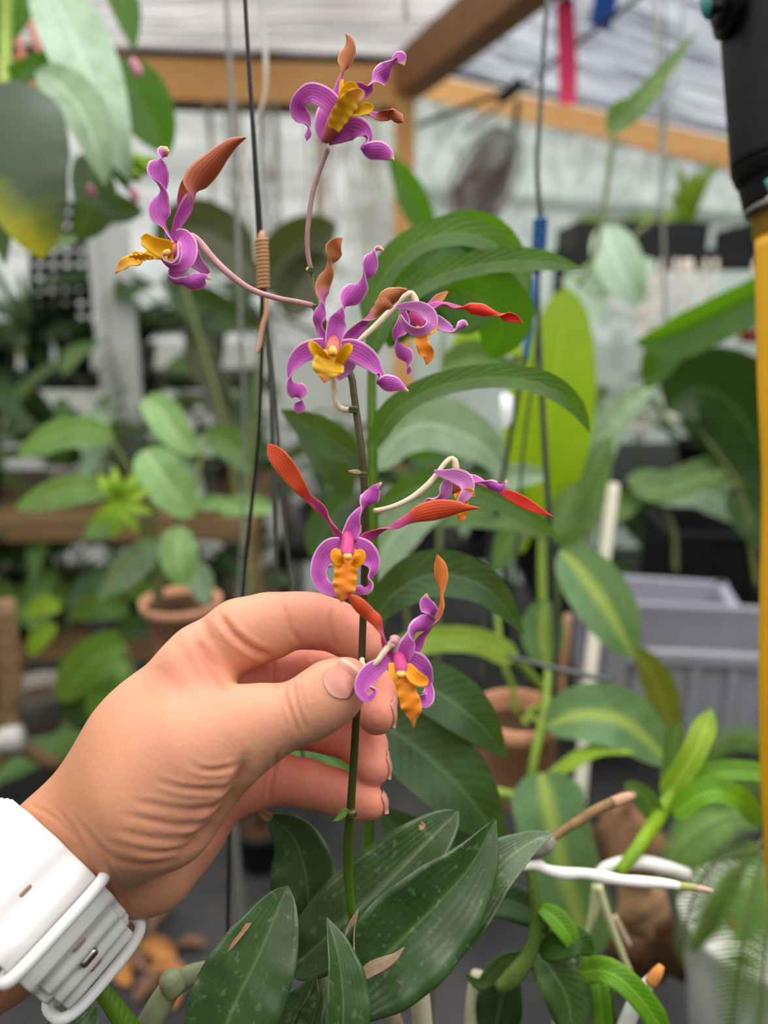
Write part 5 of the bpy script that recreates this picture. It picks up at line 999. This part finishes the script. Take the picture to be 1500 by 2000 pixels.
# -- left flower
flower('flower', [(367,462,4,7),(376,463,4,8),(392,476,4,7.5),(416,505,3,7),(450,537,2,6.5),(490,565,2,6),(540,582,2,5.5),(582,590,2,5.5),(616,598,2,6)], m_ped,
 [(352,488,4,14),(340,492,1,15),(322,496,-2,13),(305,497,-3,8)],
 [('petal', m_sep, [(341,478,3,14,60),(332,464,3,20,70),(324,446,2,16,95),(314,420,1,40,165),(312,400,1,42,180),(314,384,1,28,205),(315,371,1,24,268),(310,352,1,36,335),(308,338,1,42,360),(312,322,1,34,385),(315,311,1,18,440),(318,301,1,24,500),(324,295,1,20,540),(330,297,1,4,550)], {}),
  ('petal', m_tan2, [(340,474,5,12,60),(344,452,5,16,40),(354,428,4,24,20),(368,405,3,30,30),(378,385,2,34,70),(384,366,1,50,140),(394,342,0,50,172),(414,318,-1,42,185),(436,294,-2,30,190),(456,277,-3,20,200),(480,269,-4,2,200)], {'n': 56}),
  ('petal', m_tan, [(350,440,7,8,0),(353,412,7,12,0),(357,388,6,24,-10),(364,366,6,30,-15),(374,346,5,26,-20),(386,332,4,4,-20)], {}),
  ('sepal', m_sepw, [(346,460,4,20,10),(358,462,2,28,0),(368,480,0,34,0),(366,504,-3,30,10),(352,519,-5,22,20),(334,519,-7,14,50),(320,508,-7,12,70),(318,496,-6,12,70),(327,492,-5,7,50)], {'cup': .15}),
  ('sepal', m_sepl, [(350,474,-5,6,0),(348,486,-7,12,60),(346,502,-8,13,75),(336,512,-8,10,80),(324,508,-8,8,80)], {}),
  ('mentum', m_sepl, [(366,488,3,40,0),(378,506,4,34,0),(390,519,5,22,0),(400,527,6,16,0),(408,530,7,4,0)], {'cup': .4, 'thick': .003}),
  ('sepal', m_sep, [(366,512,3,20,0),(350,520,2,32,10),(336,530,1,26,20),(331,541,0,18,60),(342,552,-1,22,100),(356,552,-1,20,140),(372,554,-2,32,170),(388,546,-2,32,190),(400,539,-2,16,220),(412,546,-2,3,240)], {})],
 [('lip', m_lipy, [(338,494,-2,44,0),(318,494,-3,40,-15),(300,498,-4,28,-40),(284,502,-5,22,-45),(268,508,-5,30,-35),(250,514,-5,26,-40),(236,524,-5,16,-40),(225,534,-5,1,-40)], {'wave': .10, 'wn': 4, 'cup': .2}),
  ('lip_lobe', m_lobe, [(330,490,-6,40,0),(312,484,-7,38,0),(296,476,-8,30,0),(284,468,-8,24,0),(276,464,-8,4,0)], {}),
  ('lip_lobe', m_lobe, [(300,504,-8,6,0),(284,500,-9,14,30),(268,500,-9,12,40),(252,500,-9,3,40)], {'wave': .2})], 'o',
 [(330,490,-9,4),(324,494,-10,6),(318,499,-10,3)])
# -- centre flower
flower('flower', [(650,735,6,6),(652,760,6,6),(655,782,5,6),(664,796,4,6),(678,801,2,5.5),(692,799,2,6)], m_pedw,
 [(652,664,2,10),(651,676,-2,15),(650,690,-5,16),(650,700,-7,11)],
 [('petal', m_tan, [(640,674,4,14,30),(633,655,4,20,40),(627,636,4,24,60),(626,616,3,26,15),(632,596,3,18,60),(633,576,2,26,140),(632,556,2,30,170),(638,532,1,26,210),(641,514,1,20,262),(645,500,1,32,330),(651,486,1,36,350),(660,473,0,20,370),(669,466,0,2,380)], {}),
  ('sepal', m_sep, [(650,676,3,30,0),(653,655,3,36,0),(659,630,3,38,0),(666,614,2,22,20),(671,602,2,20,85),(680,586,2,38,160),(692,572,2,44,180),(702,560,2,34,195),(708,545,2,20,260),(716,528,2,32,335),(724,512,2,32,360),(730,498,2,18,400),(734,488,2,12,470),(742,486,2,10,520),(749,489,2,3,530)], {'n': 60}),
  ('petal', m_tan, [(670,674,4,14,0),(684,657,4,24,-10),(700,640,3,24,-25),(712,626,3,22,-60),(724,614,2,24,-130),(738,606,2,20,-190),(748,592,1,34,-160),(758,580,1,36,-170),(774,575,0,26,-185),(788,570,0,16,-230),(796,566,0,5,-250)], {}),
  ('sepal', m_sepw, [(634,676,-1,32,0),(610,682,-2,38,0),(590,692,-2,36,0),(574,712,-2,28,-20),(567,732,-2,16,-60),(568,746,-2,24,-120),(576,758,-2,36,-165),(586,768,-2,34,-185),(588,780,-2,12,-260),(586,790,-2,24,-335),(583,800,-2,20,-350),(582,809,-2,2,-360)], {'cup': .1, 'n': 56}),
  ('sepal', m_sep, [(668,680,-1,34,0),(688,684,-2,44,0),(708,694,-3,44,0),(724,708,-3,38,15),(734,722,-3,28,35),(742,734,-3,26,70),(738,746,-4,20,110),(752,748,-4,32,165),(770,750,-4,30,180),(784,756,-4,16,190),(798,765,-4,3,200)], {'cup': .1, 'n': 56}),
  ('sepal', m_sepl, [(672,690,2,20,0),(676,708,2,38,0),(668,726,2,30,0),(660,742,2,8,0)], {})],
 [('lip', m_lipy, [(650,688,-6,34,0),(648,702,-8,44,0),(642,714,-10,62,0),(638,724,-11,60,0),(636,734,-11,34,0),(633,748,-11,1,0)], {'wave': .04, 'cup': .12}),
  ('lip_lobe', m_lobe, [(636,706,-8,20,0),(622,690,-11,24,0),(612,677,-12,20,0),(605,667,-12,6,0)], {}),
  ('lip_lobe', m_lobe, [(664,706,-8,18,0),(672,692,-11,22,0),(680,680,-12,20,0),(686,672,-12,6,0)], {})], 'o',
 [(650,680,-8,6),(650,687,-10,9),(650,693,-10,7)], .2455)
# -- right-hand flower of the upper pair, seen from behind
flower('flower', [(690,673,6,5.5),(712,656,8,5.5),(736,634,10,6),(758,612,11,6.5),(778,588,12,6),(793,576,13,6),(804,574,14,6.5),(812,590,14,7.5),(813,603,14,8)], m_pedw,
 [(812,602,14,12),(814,616,13,15),(818,632,12,14),(822,646,11,9)],
 [('petal', m_red, [(830,610,12,12,20),(846,600,12,16,40),(866,596,12,18,80),(886,601,12,14,60),(902,602,12,12,90),(920,604,12,22,160),(942,606,11,24,175),(962,609,11,16,215),(974,613,11,12,262),(990,617,11,20,335),(1006,622,11,16,350),(1021,632,11,1,360)], {'n': 56}),
  ('sepal', m_sepl, [(838,622,10,22,0),(852,630,10,28,10),(868,640,10,24,30),(884,648,10,18,60),(896,642,10,20,110),(906,634,10,18,160),(914,636,10,3,180)], {}),
  ('sepal', m_sepl, [(776,600,8,10,0),(796,598,7,16,0),(820,601,6,24,0),(838,614,5,28,0),(842,632,4,24,5),(828,645,3,18,20),(808,646,3,20,30),(792,634,4,16,40),(782,616,5,8,40)], {'cup': .15, 'n': 56}),
  ('sepal', m_sepw, [(786,608,10,14,20),(787,630,10,26,10),(780,650,10,28,-10),(776,664,10,16,-70),(782,676,10,24,-140),(790,690,10,32,-180),(796,702,10,22,-210),(797,713,10,14,-260),(798,722,10,14,-320),(796,731,10,2,-350)], {}),
  ('petal', m_tan, [(826,606,17,8,0),(842,596,18,14,20),(858,584,19,18,20),(874,570,20,4,20)], {})],
 [('lip', m_lipo, [(824,640,6,20,0),(822,656,5,26,10),(826,674,4,26,0),(834,690,4,30,-5),(836,700,4,20,0),(832,713,4,1,0)], {'wave': .12, 'wn': 3}),
  ('lip_lobe', m_lobeo, [(828,652,5,12,0),(838,648,4,18,20),(848,642,4,14,20),(856,640,4,3,20)], {})])
# -- big lower flower
flower('flower', [(684,1050,6,6),(698,1040,8,6),(710,1030,6,6)], m_pedw,
 [(679,1048,1,12),(679,1060,-3,13),(678,1074,-6,14),(678,1086,-8,13),(678,1090,-8,10)],
 [('petal', m_orr, [(674,1058,2,12,20),(660,1040,2,18,40),(646,1018,1,20,80),(634,1000,1,20,40),(620,986,0,20,20),(602,970,0,20,40),(588,952,-1,28,20),(570,928,-1,36,8),(550,902,-2,38,0),(534,882,-2,28,-5),(523,867,-2,4,-10)], {'cup': .14}),
  ('sepal', m_sep, [(682,1050,3,34,0),(692,1024,3,32,5),(702,1004,2,22,50),(712,990,2,26,100),(722,978,1,38,160),(728,962,1,30,185),(732,950,1,18,220),(746,943,1,3,250)], {}),
  ('petal', m_orr, [(698,1060,2,16,0),(718,1048,2,22,-20),(740,1036,1,20,-60),(760,1030,1,16,-95),(776,1024,0,18,-150),(796,1014,0,20,-170),(820,1003,-1,34,-180),(850,996,-1,40,-182),(884,992,-2,30,-186),(910,992,-2,14,-190),(938,992,-2,1,-190)], {'cup': .1}),
  ('sepal', m_sepw, [(666,1062,0,26,0),(646,1070,-1,38,0),(630,1090,-1,38,0),(622,1114,-2,32,0),(628,1138,-3,30,0),(644,1152,-5,26,5),(662,1158,-6,16,10)], {'cup': .12}),
  ('sepal', m_sepl, [(664,1148,-2,8,0),(646,1142,-1,14,60),(633,1126,0,16,75),(636,1110,1,14,70),(650,1104,2,8,60)], {}),
  ('sepal', m_sepw, [(694,1062,0,30,0),(712,1074,-1,40,0),(724,1094,-1,38,0),(728,1112,-2,22,30),(720,1128,-3,18,70),(722,1142,-4,22,110),(714,1152,-5,20,150),(700,1150,-6,16,170),(690,1146,-6,4,180)], {'cup': .12})],
 [('lip', m_lipo, [(680,1072,-6,44,0),(679,1092,-9,50,0),(676,1112,-11,46,0),(674,1132,-12,46,0),(672,1148,-13,46,0),(669,1162,-13,28,0),(666,1177,-13,1,0)], {'wave': .11, 'wn': 5, 'cup': -.1}),
  ('lip_lobe', m_lobeo, [(670,1102,-10,10,0),(660,1094,-11,22,0),(656,1082,-11,20,0),(660,1074,-10,8,0)], {}),
  ('lip_lobe', m_lobeo, [(690,1104,-10,10,0),(700,1096,-11,20,0),(704,1084,-11,20,0),(698,1076,-10,8,0)], {})], 'c',
 [(674,1086,-12,5),(679,1088,-13,7),(684,1086,-12,5)], .2435)
# -- right-hand flower of the lower pair, seen from the side
flower('flower', [(730,998,4,5),(752,994,5,5),(776,986,6,5),(804,972,8,5.5),(832,950,9,6),(852,928,10,5.5),(868,906,11,5),(880,896,12,5.5),(888,900,12,6.5),(891,918,12,7.5)], m_pedw,
 [(892,918,12,11),(890,934,11,14),(890,950,10,13),(893,962,9,9)],
 [('sepal', m_sepl, [(848,920,8,6,0),(868,926,7,18,0),(890,930,6,30,0),(908,940,5,34,5),(912,958,4,26,10),(904,972,3,20,15),(896,982,3,12,20)], {'cup': .15}),
  ('sepal', m_sepl, [(876,936,9,14,0),(870,954,9,26,10),(862,968,9,24,40),(848,974,9,18,70),(836,976,9,16,50),(829,983,9,4,40)], {}),
  ('sepal', m_sep, [(906,932,8,14,20),(924,938,8,20,40),(942,942,8,18,80),(956,948,8,22,140),(972,952,8,22,170),(982,948,8,14,220),(990,938,8,3,260)], {}),
  ('petal', m_red, [(920,940,12,8,0),(944,946,12,10,30),(966,954,12,10,20),(984,962,12,16,8),(1006,972,11,22,0),(1030,985,11,22,0),(1054,998,10,14,0),(1080,1009,10,1,0)], {'cup': .12}),
  ('sepal', m_sepw, [(876,976,10,8,0),(868,984,10,14,0),(880,996,10,16,0),(888,1002,10,4,0)], {})],
 [('lip', m_lipo, [(894,962,6,16,0),(902,976,5,24,0),(904,994,4,20,0),(902,1008,4,18,0),(899,1021,4,1,0)], {'wave': .12, 'wn': 3}),
  ('lip_lobe', m_lobeo, [(900,968,5,8,0),(910,962,4,18,0),(920,964,4,16,0),(927,970,4,4,0)], {})], 'o')
# -- lowest flower, at the fingertips
flower('flower', [(707,1288,8,5),(709,1299,3,5.5),(719,1306,-5,5.5),(732,1298,-10,5.5),(746,1280,-10,6),(758,1264,-9,7),(768,1256,-9,9)], m_pedw,
 [(779,1280,-8,11),(781,1292,-12,13),(783,1304,-14,14),(784,1314,-15,13),(784,1318,-15,10)],
 [('mentum', m_ped, [(764,1254,-9,16,0),(770,1252,-9,24,0),(774,1266,-8,26,0),(778,1284,-8,20,0)], {'cup': -.3, 'thick': .003}),
  ('petal', m_orr, [(772,1288,-8,16,0),(757,1268,-8,16,30),(750,1248,-9,18,70),(746,1230,-9,20,110),(738,1214,-10,24,165),(722,1200,-10,26,180),(704,1184,-11,28,185),(690,1170,-11,20,190),(684,1162,-11,6,190)], {'cup': .14}),
  ('sepal', m_sep, [(786,1284,-8,30,0),(796,1262,-9,34,5),(804,1246,-9,26,40),(812,1232,-10,34,120),(826,1220,-10,34,165),(836,1206,-10,30,200),(838,1192,-10,32,345),(832,1176,-10,26,360),(833,1159,-10,2,370)], {}),
  ('petal', m_org, [(804,1284,-5,12,0),(814,1262,-4,22,-10),(822,1242,-4,18,-40),(840,1222,-4,16,-80),(852,1204,-4,20,-110),(861,1182,-5,18,-110),(862,1162,-5,10,-100),(862,1146,-5,16,-150),(862,1126,-5,26,-175),(860,1104,-5,24,-185),(854,1083,-5,2,-190)], {}),
  ('sepal', m_sepw, [(760,1288,-9,22,0),(742,1300,-10,30,0),(724,1314,-11,38,0),(710,1332,-12,34,0),(706,1350,-13,24,0),(716,1364,-14,16,10),(728,1360,-15,12,30),(734,1348,-15,12,60),(724,1342,-14,10,60)], {'cup': .12}),
  ('sepal', m_sepw, [(796,1286,-8,32,0),(814,1294,-8,40,0),(828,1306,-7,32,10),(836,1324,-5,22,30),(838,1344,-4,18,60)], {'cup': .1}),
  ('sepal', m_sep, [(836,1336,-4,14,0),(838,1352,-6,20,0),(832,1366,-8,28,0),(822,1366,-9,26,10),(814,1362,-9,6,0)], {})],
 [('lip', m_lipo, [(782,1300,-12,40,0),(788,1318,-15,42,0),(792,1338,-17,40,0),(796,1356,-18,38,0),(802,1374,-19,42,0),(806,1390,-19,36,0),(807,1406,-19,14,0),(808,1422,-19,1,0)], {'wave': .11, 'wn': 5, 'cup': -.12}),
  ('lip_lobe', m_lobeo, [(796,1302,-14,16,0),(806,1318,-17,26,0),(820,1328,-18,26,0),(832,1330,-18,18,0),(837,1330,-18,5,0)], {}),
  ('lip_lobe', m_lobeo, [(766,1296,-13,14,0),(768,1312,-15,16,0),(772,1328,-16,10,0),(776,1338,-16,3,0)], {})], 'c',
 [(778,1315,-18,5),(783,1318,-19,7),(789,1315,-18,5)], .2405)

# -- leaves and pseudobulbs of the same plant, lower edge of the picture
FL = [([(404,2100,.25),(455,1970,.252),(508,1860,.255),(562,1730,.262)], 176, 'oval', 0, m_fleaf, .14),
      ([(610,1860,.300),(604,1780,.303),(596,1700,.306),(576,1640,.306),(548,1610,.302),(520,1594,.298)], 132, 'oval', 10, m_fleaf, .18),
      ([(650,2120,.238),(668,2010,.24),(668,1930,.243),(658,1860,.246),(638,1792,.25)], 98, 'lance', -28, m_fleaf2, .2),
      ([(540,2080,.262),(572,2000,.264),(600,1950,.266),(618,1902,.268)], 86, 'lance', 10, m_fleaf, .2),
      ([(590,2060,.255),(610,2000,.256),(632,1925,.258)], 60, 'lance', 30, m_fleaf2, .2),
      ([(560,1900,.288),(640,1830,.29),(740,1740,.294),(830,1650,.298),(896,1584,.302)], 150, 'oval', 8, m_fleaf, .14),
      ([(650,1990,.262),(740,1880,.265),(850,1770,.269),(920,1690,.272),(968,1600,.276)], 190, 'lance', -14, m_fleaf2, .16),
      ([(800,1920,.272),(880,1820,.276),(960,1710,.28),(1030,1650,.284),(1082,1628,.288)], 118, 'lance', 18, m_fleaf, .15),
      ([(80,2130,.25),(124,2050,.252),(160,2000,.255),(188,1966,.258)], 110, 'oval', 10, m_fleaf, .12)]
for pts, w, k, r, m, fo in FL:
    b = MB(); leaf(b, pts, w, k, r, fo, 26, 11, .0006, cup=.06, wave=.02); b.obj('leaf', m, orchid)
for pts, w in (([(530,1600,.299),(518,1592,.297),(506,1578,.295)], 20), ([(432,1866,.2525),(452,1840,.2530),(474,1816,.2538),(492,1802,.2545)], 22), ([(820,1622,.296),(826,1612,.297),(822,1606,.297)], 12)):
    b = MB(); leaf(b, pts, w, 'oval', 20, .2, 10, 5, .0005); b.obj('leaf_tip', m_browntip, orchid)
b = MB(); leaf(b, [(692,1925,.258),(724,1908,.256),(756,1890,.254),(776,1872,.253),(790,1850,.252)], 30, 'lance', 35, .2, 18, 5, .0006, cup=.5); b.obj('dry_bract', m_dry, orchid)
b = MB(); ptube(b, [(260,2060,.275,26),(300,1985,.277,25),(330,1935,.279,22),(360,1915,.28,18),(364,1908,.28,20),(400,1898,.282,19),(430,1898,.284,15)], None, 14, 40); b.obj('pseudobulb', m_bulb, orchid)
b = MB(); ptube(b, [(330,1908,.276,20),(336,1920,.277,24),(344,1932,.278,24),(350,1940,.278,20)], None, 14, 10); b.obj('bulb_joint', m_bulb, orchid)
b = MB(); ptube(b, [(600,2080,.29,20),(608,1990,.29,22),(622,1920,.288,20),(606,1900,.288,12)], None, 14, 30); b.obj('pseudobulb', m_bulb, orchid)
b = MB(); ptube(b, [(830,2060,.315,19),(822,1960,.315,19),(818,1900,.315,15),(824,1860,.315,12)], None, 12, 30); b.obj('pseudobulb', plain('cane_pale', (196,190,160), .6, var=.25, scale=90), orchid)
b = MB(); ptube(b, [(800,2090,.32,15),(770,1990,.32,14),(745,1930,.32,12)], None, 12, 20); b.obj('pseudobulb', plain('cane_tan', (176,160,132), .6, var=.25, scale=90), orchid)
b = MB(); ptube(b, [(290,2070,.262,22),(240,1990,.262,20),(200,1935,.262,16),(170,1900,.262,12)], None, 12, 24); b.obj('leaf_stalk', leafmat('stalk_green', (104,140,30), (70,104,20), rough=.35), orchid)

# pot below the frame that the plant grows in
opb = vec(at(650, 2345, .27))-np.array([0, 0, .07]); pot(orchid, opb, .050, .078, m_potb)
for (x, y, dd, r) in ((704,2140,.292,.0023),(600,2078,.29,.0036),(830,2058,.315,.0036),(800,2088,.32,.003),(262,2058,.275,.0042),(290,2068,.262,.0036),(404,2096,.25,.002),(650,2116,.238,.0016),(540,2078,.262,.0016),(920,2058,.35,.0036),(82,2126,.25,.0015)):
    p0 = vec(at(x, y, dd)); p1 = opb+np.array([(p0[0]-opb[0])*.25, (p0[1]-opb[1])*.25, .066]); pm = (p0+p1)/2-np.array([0, 0, .012]); b = MB(); b.tube(crom(np.array([p0+(p0-pm)*.02, pm, p1]), 12), r, 8); b.obj('rhizome', m_bulb, orchid)
# ================================================================== white-rooted offshoot beside the foreground leaves
d = .33
of = thing('rooted_offshoot', at(1060,1680,d), 'leafy offshoot with one long white root pointing right, beside the foreground leaves', 'plant')
def opart(name, pts, mt, seg=10, n=24): b = MB(); ptube(b, pts, None, seg, n); return b.obj(name, mt, of)
opart('white_root', [(1010,1692,d,8),(1030,1690,d,11),(1044,1686,d,13),(1066,1698,d,10.5),(1100,1706,d,12.5),(1140,1706,d,10.5),(1180,1713,d,12.5),(1215,1719,d,10.5),(1250,1722,d,11.5),(1300,1726,d,9.5),(1326,1730,d,8)], m_wroot)
opart('root_green_band', [(1318,1729,d,8),(1340,1732,d,7.5),(1360,1734,d,6.5)], plain('root_band', (170,170,96), .6, var=.2), 8, 8)
opart('root_tip', [(1356,1734,d,6),(1376,1737,d,5.5),(1392,1741,d,4)], m_rtip, 8, 8)
opart('node', [(1022,1672,d,10),(1044,1658,d,20),(1064,1646,d,22),(1080,1634,d,13)], plain('node_grey', (150,148,130), .8, var=.5, scale=160, bstr=.8, bdist=.002), 12, 14)
opart('brown_cane', [(1074,1640,d,9),(1110,1616,d+.003,9),(1134,1602,d+.005,11),(1160,1584,d+.006,10),(1200,1566,d+.008,10),(1238,1552,d+.01,7)], plain('cane_red_brown', (140,110,70), .6, var=.5, scale=120, bstr=.5), 10, 24)
opart('cane_tip', [(1196,1568,d+.007,11),(1222,1558,d+.009,10),(1240,1552,d+.01,6)], plain('cane_tip_pale', (206,160,130), .7, var=.3), 8, 8)
opart('stalk', [(1030,1680,d,8),(1042,1740,d,11),(1048,1800,d,12),(1036,1860,d,14),(1000,1910,d,18),(970,1930,d,10)], leafmat('stalk_dull_green', (110,136,66), (84,110,46), rough=.4), 10, 24)
for pts, w, k, r, m in (([(1046,1770,d),(1080,1790,d-.004),(1112,1830,d-.006),(1130,1880,d-.004)], 46, 'lance', 20, MATS['leaf_bright']), ([(1052,1860,d),(1090,1850,d-.005),(1130,1840,d-.006),(1160,1862,d-.004)], 60, 'oval', 20, L_deep),
  ([(1040,1850,d+.01),(1080,1900,d),(1110,1960,d),(1120,2060,d)], 90, 'lance', 10, L_mid), ([(1130,1900,d+.01),(1190,1900,d-.004),(1250,1950,d-.006),(1310,2040,d)], 52, 'strap', 20, MATS['leaf_bright']), ([(1150,1870,d+.02),(1170,1940,d+.01),(1180,2060,d+.01)], 40, 'strap', 20, MATS['leaf_bright']), ([(1180,1880,d+.02),(1190,1960,d+.015),(1194,2060,d+.015)], 26, 'strap', 20, L_mid),
  ([(1020,1860,d+.01),(980,1880,d+.01),(940,1920,d+.01),(908,1900,d+.01)], 40, 'lance', 30, L_mid), ([(1010,1900,d+.015),(980,1950,d+.015),(960,2060,d+.015)], 90, 'lance', 0, L_dark), ([(930,1780,d+.02),(990,1760,d+.02),(1050,1790,d+.02),(1070,1830,d+.02)], 70, 'lance', 0, L_dark)):
    b = MB(); leaf(b, pts, w, k, r, .14, 18, 7, .0004); b.obj('leaf', m, of)
opart('dry_cane', [(1050,1860,d+.01,9),(1066,1890,d+.01,10),(1080,1930,d+.01,10),(1092,1960,d+.01,9)], m_root)
opart('cane', [(920,2060,d+.02,16),(926,1960,d+.02,17),(934,1900,d+.02,14)], MATS['cane_pale'])
opart('white_root', [(1200,2060,d+.01,16),(1240,1960,d+.01,15),(1262,1926,d+.01,13),(1284,1900,d+.01,9)], m_wroot)
opart('root_orange_tip', [(1270,1920,d+.009,12),(1284,1900,d+.008,11),(1292,1886,d+.008,6)], plain('tip_orange', (226,150,80), .5, var=.3), 8, 8)
